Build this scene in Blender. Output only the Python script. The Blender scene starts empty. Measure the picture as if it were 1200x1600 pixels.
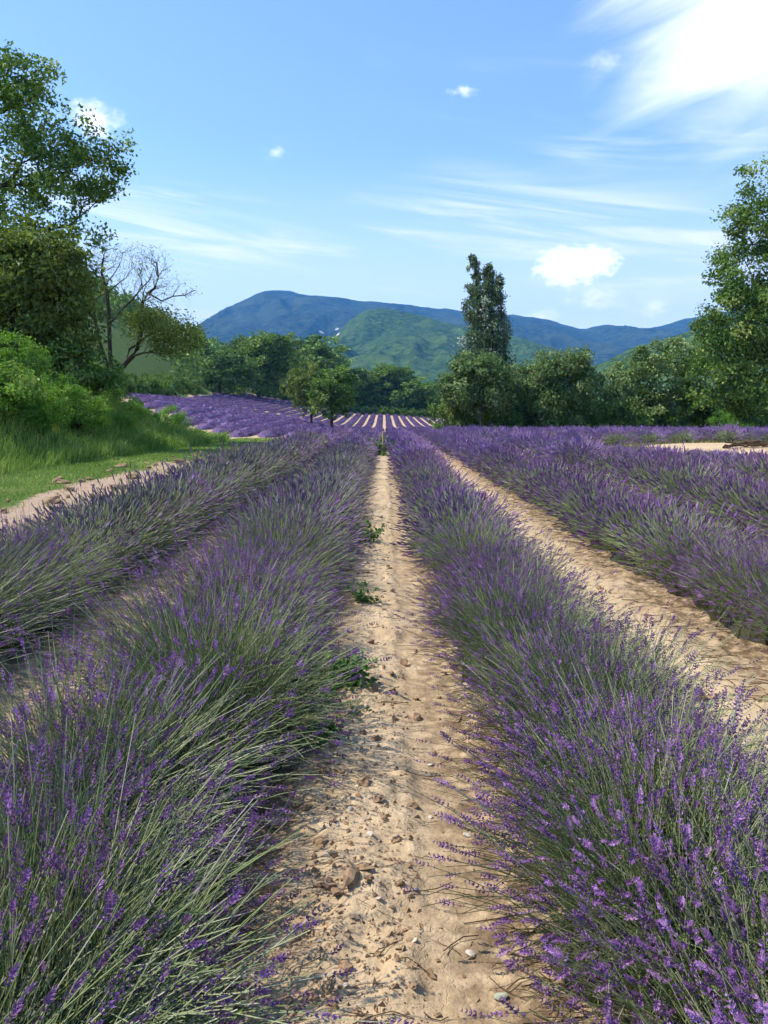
import bpy, bmesh, math
import numpy as np
from mathutils import Vector, Matrix, Quaternion

rad = math.radians
SC = bpy.context.scene
COL = SC.collection

# ------------------------------------------------------------------ camera
CAM_H = 1.6
PITCH = rad(7.32)
FPX = 1246.0
cd = bpy.data.cameras.new('camera')
cd.sensor_fit = 'VERTICAL'
cd.sensor_height = 36.0
cd.lens = 36.0 * FPX / 1600.0
cd.clip_start = 0.05
cd.clip_end = 20000.0
cam = bpy.data.objects.new('camera', cd)
COL.objects.link(cam)
cam.location = (0.0, 0.0, CAM_H)
cam.rotation_euler = (math.pi / 2 - PITCH, 0.0, 0.0)
SC.camera = cam


def ray(px, py):
    """world direction of a pixel of the 1200 x 1600 photograph, scaled so that y = 1"""
    c, s = math.cos(PITCH), math.sin(PITCH)
    a, b = px - 600.0, 800.0 - py
    y = c * FPX + s * b
    z = -s * FPX + c * b
    return a / y, z / y


def at(px, py, Y):
    u, v = ray(px, py)
    return np.array((u * Y, Y, CAM_H + v * Y))


# ------------------------------------------------------------------ sky and sun
SUN_AZ = -84.0      # degrees clockwise from straight ahead: the sun stands high to the left
SUN_EL = 52.0
world = bpy.data.worlds.new('World')
SC.world = world
world.use_nodes = True
nt = world.node_tree
for n in list(nt.nodes):
    nt.nodes.remove(n)


class NG:
    """tiny helper for node graphs"""

    def __init__(self, tree):
        self.t = tree

    def n(self, kind, **kw):
        nd = self.t.nodes.new(kind)
        for k, v in kw.items():
            setattr(nd, k, v)
        return nd

    def put(self, sock, v):
        if v is None:
            return
        if hasattr(v, 'is_output'):
            self.t.links.new(v, sock)
        else:
            sock.default_value = v

    def m(self, op, a, b=None, c=None, clamp=False):
        nd = self.n('ShaderNodeMath', operation=op, use_clamp=clamp)
        self.put(nd.inputs[0], a)
        self.put(nd.inputs[1], b)
        self.put(nd.inputs[2], c)
        return nd.outputs[0]

    def sstep(self, x, lo, hi):
        nd = self.n('ShaderNodeMapRange', interpolation_type='SMOOTHSTEP', clamp=True)
        self.put(nd.inputs['Value'], x)
        nd.inputs['From Min'].default_value = lo
        nd.inputs['From Max'].default_value = hi
        return nd.outputs[0]

    def comb(self, x, y, z):
        nd = self.n('ShaderNodeCombineXYZ')
        for i, v in enumerate((x, y, z)):
            self.put(nd.inputs[i], v)
        return nd.outputs[0]

    def noise(self, vec, scale, detail=4.0, rough=0.55, dist=0.0):
        nd = self.n('ShaderNodeTexNoise')
        self.put(nd.inputs['Vector'], vec)
        nd.inputs['Scale'].default_value = scale
        nd.inputs['Detail'].default_value = detail
        nd.inputs['Roughness'].default_value = rough
        nd.inputs['Distortion'].default_value = dist
        return nd.outputs['Fac']

    def mix(self, f, a, b, blend='MIX'):
        nd = self.n('ShaderNodeMix', data_type='RGBA', blend_type=blend)
        self.put(nd.inputs[0], f)
        self.put(nd.inputs[6], a)
        self.put(nd.inputs[7], b)
        return nd.outputs[2]

    def ramp(self, f, stops):
        nd = self.n('ShaderNodeValToRGB')
        self.put(nd.inputs[0], f)
        el = nd.color_ramp.elements
        while len(el) < len(stops):
            el.new(0.5)
        for e, (p, c) in zip(el, stops):
            e.position = p
            e.color = (c[0], c[1], c[2], 1.0)
        return nd.outputs[0]


g = NG(nt)
sky = g.n('ShaderNodeTexSky', sky_type='NISHITA', sun_disc=False)
sky.sun_elevation = rad(SUN_EL)
sky.sun_rotation = rad(SUN_AZ % 360.0)
sky.altitude = 400.0
sky.air_density = 1.0
sky.dust_density = 0.2
sky.ozone_density = 5.0
tc = g.n('ShaderNodeTexCoord')
sx = g.n('ShaderNodeSeparateXYZ')
nt.links.new(tc.outputs['Generated'], sx.inputs[0])
az = g.m('ARCTAN2', sx.outputs[0], sx.outputs[1])
el = g.m('ARCSINE', sx.outputs[2])
big = g.noise(g.comb(az, g.m('MULTIPLY', el, 1.7), 0.0), 26.0, 4.0, 0.58)
tiny = g.noise(g.comb(az, g.m('MULTIPLY', el, 1.5), 5.0), 75.0, 3.0, 0.6)
fine = g.noise(g.comb(g.m('MULTIPLY', g.m('SUBTRACT', az, g.m('MULTIPLY', el, 0.6)), 0.7), g.m('MULTIPLY', g.m('ADD', el, g.m('MULTIPLY', az, -0.25)), 2.4), 3.0), 7.0, 6.0, 0.6, 0.5)
# thin streaks of high cloud, drawn out along the horizon and tilted a little
tilt = g.m('ADD', el, g.m('MULTIPLY', az, 0.13))
streak = g.noise(g.comb(g.m('MULTIPLY', az, 1.3), g.m('MULTIPLY', tilt, 15.0), 7.0), 2.2, 5.0, 0.6, 0.9)
veil = g.noise(g.comb(g.m('MULTIPLY', az, 1.0), g.m('MULTIPLY', tilt, 4.0), 2.0), 2.0, 2.0, 0.5, 0.4)
band = g.m('MULTIPLY', g.sstep(el, 0.02, 0.10), g.m('SUBTRACT', 1.0, g.sstep(el, 0.20, 0.42)))
cir = g.m('MULTIPLY', g.m('MULTIPLY', g.sstep(streak, 0.44, 0.78), g.sstep(veil, 0.36, 0.62)), band)
cir = g.m('MULTIPLY', cir, 0.95)
low = g.m('MULTIPLY', g.m('SUBTRACT', 1.0, g.sstep(el, 0.02, 0.32)), 0.64)     # pale air near the horizon
cir = g.m('SUBTRACT', 1.0, g.m('MULTIPLY', g.m('SUBTRACT', 1.0, cir), g.m('SUBTRACT', 1.0, low)))


def cloud(px, py, rx, ry, noise_amt, soft, strength, nz):
    u, v = ray(px, py)
    a0 = math.atan2(u, 1.0)
    e0 = math.atan2(v, math.hypot(u, 1.0))
    ra, rb = rx / FPX, ry / FPX
    da = g.m('DIVIDE', g.m('SUBTRACT', az, a0), ra)
    db = g.m('DIVIDE', g.m('SUBTRACT', el, e0), rb)
    r = g.m('SQRT', g.m('ADD', g.m('MULTIPLY', da, da), g.m('MULTIPLY', db, db)))
    e = g.m('ADD', g.m('SUBTRACT', 1.0, r), g.m('MULTIPLY', g.m('SUBTRACT', nz, 0.5), noise_amt))
    return g.m('MULTIPLY', g.sstep(e, 0.02, soft), strength)


tot = None
for spec in ((1215, 15, 275, 205, 1.15, 1.0, 0.92, fine), (948, 96, 44, 18, 1.4, 1.3, 0.35, tiny),
             (890, 416, 60, 34, 1.1, 0.5, 1.0, tiny), (925, 410, 48, 26, 1.2, 0.5, 1.0, tiny), (868, 428, 34, 18, 1.2, 0.6, 0.9, tiny), (928, 468, 44, 18, 2.4, 1.2, 0.7, tiny),
             (1022, 482, 24, 18, 2.4, 1.2, 0.7, tiny), (848, 492, 26, 14, 2.4, 1.2, 0.7, tiny),
             (722, 143, 26, 9, 2.2, 1.2, 0.55, tiny), (430, 240, 24, 12, 2.6, 1.6, 0.5, tiny),
             (150, 188, 40, 26, 2.2, 0.8, 0.85, big)):
    c_ = cloud(*spec)
    tot = c_ if tot is None else g.m('MAXIMUM', tot, c_)
skycol = g.mix(g.m('MINIMUM', cir, 1.0), sky.outputs[0], (5.6, 5.6, 5.7, 1.0))
skycol = g.mix(g.m('MINIMUM', tot, 1.0), skycol, (6.6, 6.65, 6.8, 1.0))
bg = g.n('ShaderNodeBackground')
nt.links.new(skycol, bg.inputs[0])
bg.inputs[1].default_value = 0.14
wo = g.n('ShaderNodeOutputWorld')
nt.links.new(bg.outputs[0], wo.inputs[0])

sl = bpy.data.lights.new('sun', 'SUN')
sl.energy = 3.1
sl.angle = rad(0.53)
sl.color = (1.0, 0.94, 0.84)
sun = bpy.data.objects.new('sun', sl)
COL.objects.link(sun)
ce = math.cos(rad(SUN_EL))
sdir = Vector((ce * math.sin(rad(SUN_AZ)), ce * math.cos(rad(SUN_AZ)), math.sin(rad(SUN_EL))))
sun.rotation_mode = 'QUATERNION'
sun.rotation_quaternion = sdir.to_track_quat('Z', 'Y')
sun.location = (-40, 20, 60)

vs = SC.view_settings
vs.view_transform = 'Standard'
vs.look = 'None'
vs.exposure = 1.08
vs.gamma = 1.0
vs.use_curve_mapping = False
cy = SC.cycles
cy.max_bounces = 4
cy.diffuse_bounces = 2
cy.glossy_bounces = 1
cy.transmission_bounces = 3
cy.transparent_max_bounces = 4
cy.volume_bounces = 0
cy.use_adaptive_sampling = True
cy.adaptive_threshold = 0.03
cy.adaptive_min_samples = 16
cy.debug_use_spatial_splits = True
cy.use_denoising = True
cy.denoiser = 'OPENIMAGEDENOISE'
try:
    cy.denoising_input_passes = 'RGB_ALBEDO_NORMAL'
    cy.denoising_prefilter = 'ACCURATE'
except Exception:
    pass

# ------------------------------------------------------------------ numbers, noise
RNG = np.random.default_rng(7)
_perm = np.random.default_rng(11).permutation(512)


def _h(ix, iy, seed):
    return _perm[(_perm[(ix + seed * 37) & 511] + iy) & 511]


_ang = np.linspace(0, 2 * np.pi, 512, endpoint=False)
_gx, _gy = np.cos(_ang), np.sin(_ang)


def perlin(x, y, seed=0):
    x = np.asarray(x, float)
    y = np.asarray(y, float)
    ix = np.floor(x).astype(int)
    iy = np.floor(y).astype(int)
    fx, fy = x - ix, y - iy
    sx_, sy_ = fx * fx * (3 - 2 * fx), fy * fy * (3 - 2 * fy)

    def gr(dx, dy):
        h = _h(ix + dx, iy + dy, seed)
        return _gx[h] * (fx - dx) + _gy[h] * (fy - dy)
    a = gr(0, 0) * (1 - sx_) + gr(1, 0) * sx_
    b = gr(0, 1) * (1 - sx_) + gr(1, 1) * sx_
    return (a * (1 - sy_) + b * sy_) * 1.5


def fbm(x, y, octs=4, seed=0, gain=0.5):
    s, a, f = 0.0, 1.0, 1.0
    for k in range(octs):
        s = s + a * perlin(x * f + 13.7 * k, y * f - 7.1 * k, seed + k)
        a *= gain
        f *= 2.03
    return s


def sst(x, a, b):
    t = np.clip((np.asarray(x, float) - a) / (b - a), 0, 1)
    return t * t * (3 - 2 * t)


# ------------------------------------------------------------------ the lie of the land
_cy = np.array([-200, 0, 25, 60, 95, 130, 160, 220, 260, 400, 6000.])
_cz = np.array([0, 0, 0, -0.5, -1.15, -1.75, -1.45, 0.1, 0.3, -0.5, -2.])


def field_edge(y):
    """left edge of the lavender as a function of distance"""
    return np.interp(y, [-50, 48, 56, 66, 80, 110, 150, 220, 300, 1000], [-5.0, -5.0, -11, -17, -26, -31, -36, -41, -46, -80])


def land(x, y):
    x = np.asarray(x, float)
    y = np.asarray(y, float)
    z = np.interp(y, _cy, _cz)
    z = z + 0.18 * np.maximum(0, -(x + 6)) * sst(y, 50, 84) * (1 - sst(y, 300, 900)) * (x > -60) \
        + 0.18 * 54 * sst(y, 50, 84) * (1 - sst(y, 300, 900)) * (x <= -60)
    z = z - 0.075 * np.clip(x, 0, 60) * sst(y, 95, 200) * (1 - sst(y, 300, 800))
    z = z + 0.28 * np.exp(-np.hypot((x - 16.2) / 6.0, (y - 33.0) / 7.0) ** 4)
    # the bank beside the verge
    bank = sst(-x, 9.0, 14.6) * 3.0 + np.maximum(0, -x - 15.5) * 0.10
    z = z + np.minimum(bank, 5.0) * (1 - sst(y, 33, 54)) * sst(y, -60, -20)
    # the hill to the left
    s = np.maximum(0, field_edge(y) - 1.5 - x)
    hill = 58 * (1 - np.exp(-s * 0.6 / 58)) * sst(y, 70, 130)
    z = z + hill * (1 - sst(y, 420, 900))
    return z


def land1(x, y):
    return float(land(np.array([x]), np.array([y]))[0])


# ------------------------------------------------------------------ mesh helpers
class MB:
    """collects vertices, triangles and quads, with one float per vertex ('v') and a material index per face"""

    def __init__(self):
        self.V, self.A, self.T, self.TM, self.Q, self.QM, self.n = [], [], [], [], [], [], 0

    def add(self, v, tris=None, quads=None, a=0.5, mat=0):
        v = np.asarray(v, np.float32).reshape(-1, 3)
        av = np.broadcast_to(np.asarray(a, np.float32), (len(v),)) if np.ndim(a) < 1 or len(np.atleast_1d(a)) == len(v) else a
        if tris is not None and len(tris):
            t = np.asarray(tris, np.int64).reshape(-1, 3) + self.n
            self.T.append(t)
            self.TM.append(np.full(len(t), mat))
        if quads is not None and len(quads):
            q = np.asarray(quads, np.int64).reshape(-1, 4) + self.n
            self.Q.append(q)
            self.QM.append(np.full(len(q), mat))
        self.V.append(v)
        self.A.append(np.array(av, np.float32))
        self.n += len(v)

    def mesh(self, name, mats, smooth=False):
        me = bpy.data.meshes.new(name)
        V = np.concatenate(self.V) if self.V else np.zeros((0, 3), np.float32)
        A = np.concatenate(self.A)
        T = np.concatenate(self.T) if self.T else np.zeros((0, 3), np.int64)
        Q = np.concatenate(self.Q) if self.Q else np.zeros((0, 4), np.int64)
        mi = np.concatenate([np.concatenate(self.TM) if self.TM else np.zeros(0), np.concatenate(self.QM) if self.QM else np.zeros(0)]).astype(np.int32)
        loops = np.concatenate([T.ravel(), Q.ravel()]).astype(np.int32)
        starts = np.concatenate([np.arange(len(T)) * 3, len(T) * 3 + np.arange(len(Q)) * 4]).astype(np.int32)
        me.vertices.add(len(V))
        me.vertices.foreach_set('co', V.ravel())
        me.loops.add(len(loops))
        me.loops.foreach_set('vertex_index', loops)
        me.polygons.add(len(starts))
        me.polygons.foreach_set('loop_start', starts)
        me.polygons.foreach_set('material_index', mi)
        me.polygons.foreach_set('use_smooth', np.full(len(starts), smooth))
        at_ = me.attributes.new('v', 'FLOAT', 'POINT')
        at_.data.foreach_set('value', A)
        for m in mats:
            me.materials.append(m)
        me.update(calc_edges=True)
        me.validate()
        return me


def link(name, data, parent=None, loc=None, **props):
    o = bpy.data.objects.new(name, data)
    COL.objects.link(o)
    if parent is not None:
        o.parent = parent
    if loc is not None:
        o.location = loc
    for k, v in props.items():
        o[k] = v
    return o


def thing(name, label, cat, loc=(0, 0, 0), group=None):
    o = link(name, None, None, loc, label=label, category=cat)
    if group:
        o['group'] = group
    return o


def unit(v):
    return v / np.maximum(np.linalg.norm(v, axis=-1, keepdims=True), 1e-9)


def tubes(mb, P, R, sides=3, a=0.5, mat=0):
    """P (N,K,3) centre lines, R (N,K) radii, a (N,) values"""
    N, K, _ = P.shape
    d = np.empty_like(P)
    d[:, 1:-1] = P[:, 2:] - P[:, :-2]
    d[:, 0] = P[:, 1] - P[:, 0]
    d[:, -1] = P[:, -1] - P[:, -2]
    d = unit(d)
    ref = np.where(np.abs(d[..., 2:3]) > 0.9, np.array([1.0, 0.1, 0]), np.array([0.1, 0, 1.0]))
    s = unit(np.cross(d, ref))
    t = np.cross(d, s)
    an = np.arange(sides) * 2 * np.pi / sides
    V = P[:, :, None, :] + R[:, :, None, None] * (s[:, :, None, :] * np.cos(an)[None, None, :, None] + t[:, :, None, :] * np.sin(an)[None, None, :, None])
    idx = np.arange(N * K * sides).reshape(N, K, sides)
    nx = np.roll(idx, -1, axis=2)
    q = np.stack([idx[:, :-1], nx[:, :-1], nx[:, 1:], idx[:, 1:]], -1).reshape(-1, 4)
    av = np.repeat(np.broadcast_to(np.asarray(a, float), (N,)), K * sides)
    mb.add(V.reshape(-1, 3), quads=q, a=av, mat=mat)


def leaves(mb, C, size, rng, aspect=0.55, outward=None, up=0.5, fold=0.18, a=None, mat=0, axis=None):
    """folded diamond leaves at centres C"""
    N = len(C)
    n = unit(rng.normal(size=(N, 3)) + np.array([0, 0, up]) + (0 if outward is None else outward))
    ax = rng.normal(size=(N, 3)) if axis is None else axis + rng.normal(size=(N, 3)) * 0.35
    ax = unit(ax - n * np.sum(ax * n, -1, keepdims=True))
    b = np.cross(n, ax)
    L = (np.broadcast_to(size, (N,)) * rng.uniform(0.7, 1.3, N))[:, None]
    V = np.stack([C - ax * L * 0.5, C + b * L * aspect * 0.5 + n * L * fold, C + ax * L * 0.5, C - b * L * aspect * 0.5 + n * L * fold], 1)
    i = np.arange(N)[:, None] * 4
    T = np.concatenate([i + [0, 1, 2], i + [0, 2, 3]])
    av = np.repeat(rng.uniform(0, 1, N) if a is None else a, 4)
    mb.add(V.reshape(-1, 3), tris=T, a=av, mat=mat)


# ------------------------------------------------------------------ materials
def new_mat(name):
    m = bpy.data.materials.new(name)
    m.use_nodes = True
    t = m.node_tree
    for n in list(t.nodes):
        t.nodes.remove(n)
    return m, NG(t)


def finish(gr, shader):
    o = gr.n('ShaderNodeOutputMaterial')
    gr.t.links.new(shader, o.inputs[0])


def principled(gr, col, rough=0.8, spec=0.3, normal=None):
    p = gr.n('ShaderNodeBsdfPrincipled')
    gr.put(p.inputs['Base Color'], col)
    gr.put(p.inputs['Roughness'], rough)
    p.inputs['Specular IOR Level'].default_value = spec
    if normal is not None:
        gr.put(p.inputs['Normal'], normal)
    return p.outputs[0]


def leafy(name, stops, trans=0.3, obj_var=0.25, rough=0.55, spec=0.25, warm=(1.0, 1.0, 1.0)):
    m, gr = new_mat(name)
    at_ = gr.n('ShaderNodeAttribute', attribute_name='v')
    oi = gr.n('ShaderNodeObjectInfo')
    f = gr.m('ADD', at_.outputs['Fac'], gr.m('MULTIPLY', gr.m('SUBTRACT', oi.outputs['Random'], 0.5), obj_var), clamp=True)
    c = gr.ramp(f, stops)
    p = principled(gr, c, rough, spec)
    if trans > 0:
        tr = gr.n('ShaderNodeBsdfTranslucent')
        gr.put(tr.inputs[0], gr.mix(1.0, c, (warm[0], warm[1], warm[2], 1), 'MULTIPLY'))
        mx = gr.n('ShaderNodeMixShader')
        mx.inputs[0].default_value = trans
        gr.t.links.new(p, mx.inputs[1])
        gr.t.links.new(tr.outputs[0], mx.inputs[2])
        finish(gr, mx.outputs[0])
    else:
        finish(gr, p)
    return m


M_STEM = leafy('lavender_stem', [(0, (0.1214, 0.1746, 0.0547)), (0.45, (0.263, 0.3164, 0.1296)), (0.8, (0.4192, 0.4326, 0.246)), (1, (0.6296, 0.5896, 0.4429))], 0.25)
M_LEAF = leafy('lavender_leaf', [(0, (0.0897, 0.1656, 0.0276)), (0.6, (0.1932, 0.3036, 0.069)), (1, (0.2898, 0.3726, 0.138))], 0.25)
M_FLOWER = leafy('lavender_flower', [(0, (0.1433, 0.0822, 0.1353)), (0.35, (0.2011, 0.0964, 0.2334)), (0.75, (0.2837, 0.1347, 0.351)), (1, (0.4824, 0.2739, 0.5101))], 0.25, 0.3, 0.7, 0.15)
M_FLOWER_FAR = leafy('lavender_flower_massed', [(0, (0.21, 0.135, 0.2299)), (0.45, (0.2633, 0.1477, 0.3565)), (1, (0.4069, 0.2459, 0.5233))], 0.2, 0.3, 0.8, 0.1)
M_FLOWER_SLOPE = leafy('lavender_flower_distant', [(0, (0.138, 0.0948, 0.1657)), (0.45, (0.1822, 0.1175, 0.2339)), (1, (0.2604, 0.1761, 0.3297))], 0.15, 0.2, 0.85, 0.05)
M_FLOWER_FADED = leafy('lavender_flower_faded', [(0, (0.12, 0.0864, 0.102)), (0.45, (0.186, 0.138, 0.18)), (0.8, (0.24, 0.174, 0.264)), (1, (0.36, 0.3, 0.324))], 0.2, 0.3, 0.8, 0.1)
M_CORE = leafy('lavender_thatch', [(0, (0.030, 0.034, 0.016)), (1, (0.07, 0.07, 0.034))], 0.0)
M_TREE = leafy('tree_leaf', [(0, (0.0654, 0.1321, 0.0248)), (0.5, (0.1427, 0.2478, 0.0446)), (0.85, (0.2526, 0.3716, 0.0744)), (1, (0.4161, 0.4953, 0.1486))], 0.32, 0.3, warm=(1.1, 1.1, 0.6))
M_TREE_OLIVE = leafy('olive_green_leaf', [(0, (0.1038, 0.1525, 0.0306)), (0.5, (0.1891, 0.2593, 0.0488)), (1, (0.3812, 0.4422, 0.1098))], 0.32, 0.3, warm=(1.1, 1.1, 0.6))
M_TREE_PALE = leafy('pale_backed_leaf', [(0, (0.0904, 0.1558, 0.0405)), (0.5, (0.1919, 0.2876, 0.0774)), (0.85, (0.3387, 0.4313, 0.1566)), (1, (0.4116, 0.52, 0.208))], 0.3, 0.2)
M_POPLAR = leafy('poplar_leaf', [(0, (0.0562, 0.1031, 0.0413)), (0.5, (0.1162, 0.1837, 0.075)), (0.82, (0.225, 0.2906, 0.1594)), (1, (0.6188, 0.6938, 0.5437))], 0.25, 0.2)
M_BUSH = leafy('bright_shrub_leaf', [(0, (0.0837, 0.2049, 0.0224)), (0.5, (0.1769, 0.354, 0.041)), (1, (0.354, 0.5216, 0.1026))], 0.35, 0.3, warm=(1.1, 1.1, 0.5))
M_GRASS = leafy('grass_blade', [(0, (0.1014, 0.2036, 0.0248)), (0.5, (0.2129, 0.3429, 0.0496)), (0.85, (0.3853, 0.4715, 0.0992)), (1, (0.7301, 0.6859, 0.248))], 0.3, 0.2)
M_DRYGRASS = leafy('dry_grass_blade', [(0, (0.10, 0.11, 0.03)), (0.5, (0.20, 0.19, 0.06)), (1, (0.40, 0.33, 0.14))], 0.25, 0.2)
M_WEED = leafy('weed_leaf', [(0, (0.052, 0.13, 0.026)), (1, (0.143, 0.273, 0.065))], 0.3)
M_WOODS = leafy('far_tree_leaf', [(0, (0.0858, 0.1661, 0.0307)), (0.5, (0.1753, 0.2959, 0.0521)), (1, (0.3312, 0.4511, 0.0919))], 0.15, 0.2)


def bark_mat(name, c0, c1):
    m, gr = new_mat(name)
    tc_ = gr.n('ShaderNodeTexCoord')
    mp = gr.n('ShaderNodeMapping')
    mp.inputs['Scale'].default_value = (1, 1, 0.25)
    gr.t.links.new(tc_.outputs['Object'], mp.inputs[0])
    nz = gr.noise(mp.outputs[0], 14.0, 6.0, 0.65)
    c = gr.mix(nz, c0 + (1,), c1 + (1,))
    b = gr.n('ShaderNodeBump')
    b.inputs['Strength'].default_value = 0.6
    b.inputs['Distance'].default_value = 0.03
    gr.put(b.inputs['Height'], nz)
    finish(gr, principled(gr, c, 0.9, 0.1, b.outputs[0]))
    return m


M_BARK = bark_mat('bark', (0.035, 0.026, 0.018), (0.11, 0.085, 0.062))
M_BARK_PALE = bark_mat('pale_bark', (0.06, 0.05, 0.035), (0.20, 0.17, 0.12))
M_STAKE = bark_mat('weathered_stake_wood', (0.28, 0.22, 0.10), (0.52, 0.42, 0.20))
M_TWIG = bark_mat('dead_twig', (0.05, 0.032, 0.020), (0.20, 0.13, 0.075))


def soil_nodes(gr, pos):
    """sandy, stony soil colour and a height for the bump"""
    n1 = gr.noise(pos, 1.3, 5.0, 0.6)
    n2 = gr.noise(pos, 22.0, 6.0, 0.65)
    n3 = gr.noise(pos, 140.0, 3.0, 0.6)
    vo = gr.n('ShaderNodeTexVoronoi', feature='F1')
    gr.put(vo.inputs['Vector'], pos)
    vo.inputs['Scale'].default_value = 48.0
    c = gr.ramp(n1, [(0.25, (0.40, 0.275, 0.150)), (0.5, (0.51, 0.37, 0.215)), (0.78, (0.60, 0.46, 0.295))])
    c = gr.mix(gr.sstep(n2, 0.32, 0.7), c, gr.mix(1.0, c, (1.17, 1.17, 1.18, 1), 'MULTIPLY'))
    c = gr.mix(gr.m('MULTIPLY', gr.sstep(n3, 0.55, 0.8), 0.35), c, (0.27, 0.175, 0.10, 1))
    ve = gr.n('ShaderNodeTexVoronoi', feature='DISTANCE_TO_EDGE')
    wv = gr.n('ShaderNodeVectorMath', operation='ADD')
    gr.put(wv.inputs[0], pos)
    nv = gr.n('ShaderNodeTexNoise')
    gr.put(nv.inputs['Vector'], pos)
    nv.inputs['Scale'].default_value = 9.0
    nv.inputs['Detail'].default_value = 4.0
    sc_ = gr.n('ShaderNodeVectorMath', operation='SCALE')
    gr.t.links.new(nv.outputs['Color'], sc_.inputs[0])
    sc_.inputs['Scale'].default_value = 0.16
    gr.t.links.new(sc_.outputs[0], wv.inputs[1])
    gr.t.links.new(wv.outputs[0], ve.inputs['Vector'])
    ve.inputs['Scale'].default_value = 11.0
    crack = gr.m('MULTIPLY', gr.m('SUBTRACT', 1.0, gr.sstep(ve.outputs['Distance'], 0.0, 0.045)), gr.sstep(n1, 0.42, 0.6))
    pale = gr.sstep(gr.noise(pos, 5.0, 5.0, 0.7), 0.56, 0.72)
    c = gr.mix(gr.m('MULTIPLY', pale, 0.35), c, (0.66, 0.53, 0.37, 1))
    hgt = gr.m('ADD', gr.m('SUBTRACT', gr.m('MULTIPLY', n2, 0.9), gr.m('MULTIPLY', crack, 0.22)), gr.m('ADD', gr.m('MULTIPLY', n3, 0.35), gr.m('MULTIPLY', vo.outputs['Distance'], -0.35)))
    return c, hgt


def ground_mat():
    m, gr = new_mat('sandy_ground')
    ge = gr.n('ShaderNodeNewGeometry')
    pos = ge.outputs['Position']
    c, hgt = soil_nodes(gr, pos)
    grass = gr.n('ShaderNodeAttribute', attribute_name='grass').outputs['Fac']
    dry = gr.n('ShaderNodeAttribute', attribute_name='dry').outputs['Fac']
    pink = gr.n('ShaderNodeAttribute', attribute_name='pink').outputs['Fac']
    litter = gr.n('ShaderNodeAttribute', attribute_name='litter').outputs['Fac']  # litter under the rows, plus the painted shade between the left rows
    nb = gr.noise(pos, 0.9, 6.0, 0.65)
    ns = gr.noise(pos, 9.0, 5.0, 0.7)
    c = gr.mix(pink, c, gr.ramp(ns, [(0.3, (0.30, 0.195, 0.125)), (0.7, (0.50, 0.365, 0.255))]))
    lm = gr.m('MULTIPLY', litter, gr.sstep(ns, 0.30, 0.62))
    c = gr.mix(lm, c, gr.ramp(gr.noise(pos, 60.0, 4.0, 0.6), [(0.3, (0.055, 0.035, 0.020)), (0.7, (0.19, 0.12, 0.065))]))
    gcol = gr.ramp(nb, [(0.3, (0.055, 0.098, 0.018)), (0.55, (0.098, 0.145, 0.030)), (0.8, (0.165, 0.185, 0.055))])
    gcol = gr.mix(gr.m('MULTIPLY', ns, 0.35), gcol, (0.045, 0.075, 0.015, 1))
    gcol = gr.mix(dry, gcol, gr.ramp(ns, [(0.3, (0.20, 0.17, 0.055)), (0.7, (0.42, 0.35, 0.16))]))
    gm = gr.sstep(gr.m('ADD', grass, gr.m('MULTIPLY', gr.m('SUBTRACT', nb, 0.5), 0.9)), 0.42, 0.60)
    c = gr.mix(gm, c, gcol)
    b = gr.n('ShaderNodeBump')
    b.inputs['Strength'].default_value = 0.75
    b.inputs['Distance'].default_value = 0.012
    gr.put(b.inputs['Height'], hgt)
    finish(gr, principled(gr, c, 0.95, 0.1, b.outputs[0]))
    return m


def clod_mat(name, k):
    m, gr = new_mat(name)
    tc_ = gr.n('ShaderNodeTexCoord')
    oi = gr.n('ShaderNodeObjectInfo')
    nz = gr.noise(tc_.outputs['Object'], 2.2, 6.0, 0.7)
    c = gr.ramp(nz, [(0.3, tuple(0.72 * x for x in k)), (0.7, k)])
    c = gr.mix(gr.m('MULTIPLY', oi.outputs['Random'], 0.45), c, (k[0] * 0.7, k[1] * 0.64, k[2] * 0.58, 1))
    b = gr.n('ShaderNodeBump')
    b.inputs['Strength'].default_value = 0.5
    b.inputs['Distance'].default_value = 0.004
    gr.put(b.inputs['Height'], nz)
    finish(gr, principled(gr, c, 0.95, 0.1, b.outputs[0]))
    return m


M_GROUND = ground_mat()
M_CLOD = clod_mat('soil_clod', (0.40, 0.265, 0.155))
M_STONE = clod_mat('pale_stone', (0.66, 0.58, 0.47))
M_GREENSTONE = clod_mat('greenish_stone', (0.46, 0.50, 0.36))

# ------------------------------------------------------------------ ground: one sheet out to the foot of the mountains
PATCH = (15.6, 31.5, 5.6, 7.0)          # the bare patch on the right: centre x, y, radii


def patch_r(x, y):
    return np.hypot((x - PATCH[0]) / PATCH[2], (y - PATCH[1]) / PATCH[3])


ROWS_NEAR = {'left1': -0.95, 'left2': -2.86, 'right1': 0.86, 'right2': 2.80}
SPACING = 1.96


def fine_relief(x, y):
    x0 = x
    x = x + 0.05 * fbm(np.asarray(x) * 0.6 + 3, np.asarray(y) * 0.9, 3, 77)
    fade = np.clip(1.5 - np.asarray(y) / 26.0, 0.0, 1.0) * (y > 0.5)
    bare = np.exp(-((x + 0.06) / 0.42) ** 4)
    track = sst(x, 0.08, 0.16) * (1 - sst(x, 0.36, 0.52))
    rough = 0.35 + 0.65 * (1 - track)
    z = 0.014 * fbm(x * 7, y * 6, 4, 3, 0.6) * rough
    z = z + 0.034 * np.maximum(0, fbm(x * 3.4 + 5, y * 3.0, 3, 9) - 0.05) * (1 - track)
    cr = fbm(x * 30, y * 26, 2, 21)
    z = z + 0.011 * np.maximum(0, cr - 0.12) * rough
    z = z + bare * 0.028 * (1 - sst(x, -0.12, 0.26)) - track * 0.012
    z = z - 0.02 * np.exp(-((x + 0.44) / 0.10) ** 2)
    return z * fade


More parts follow.
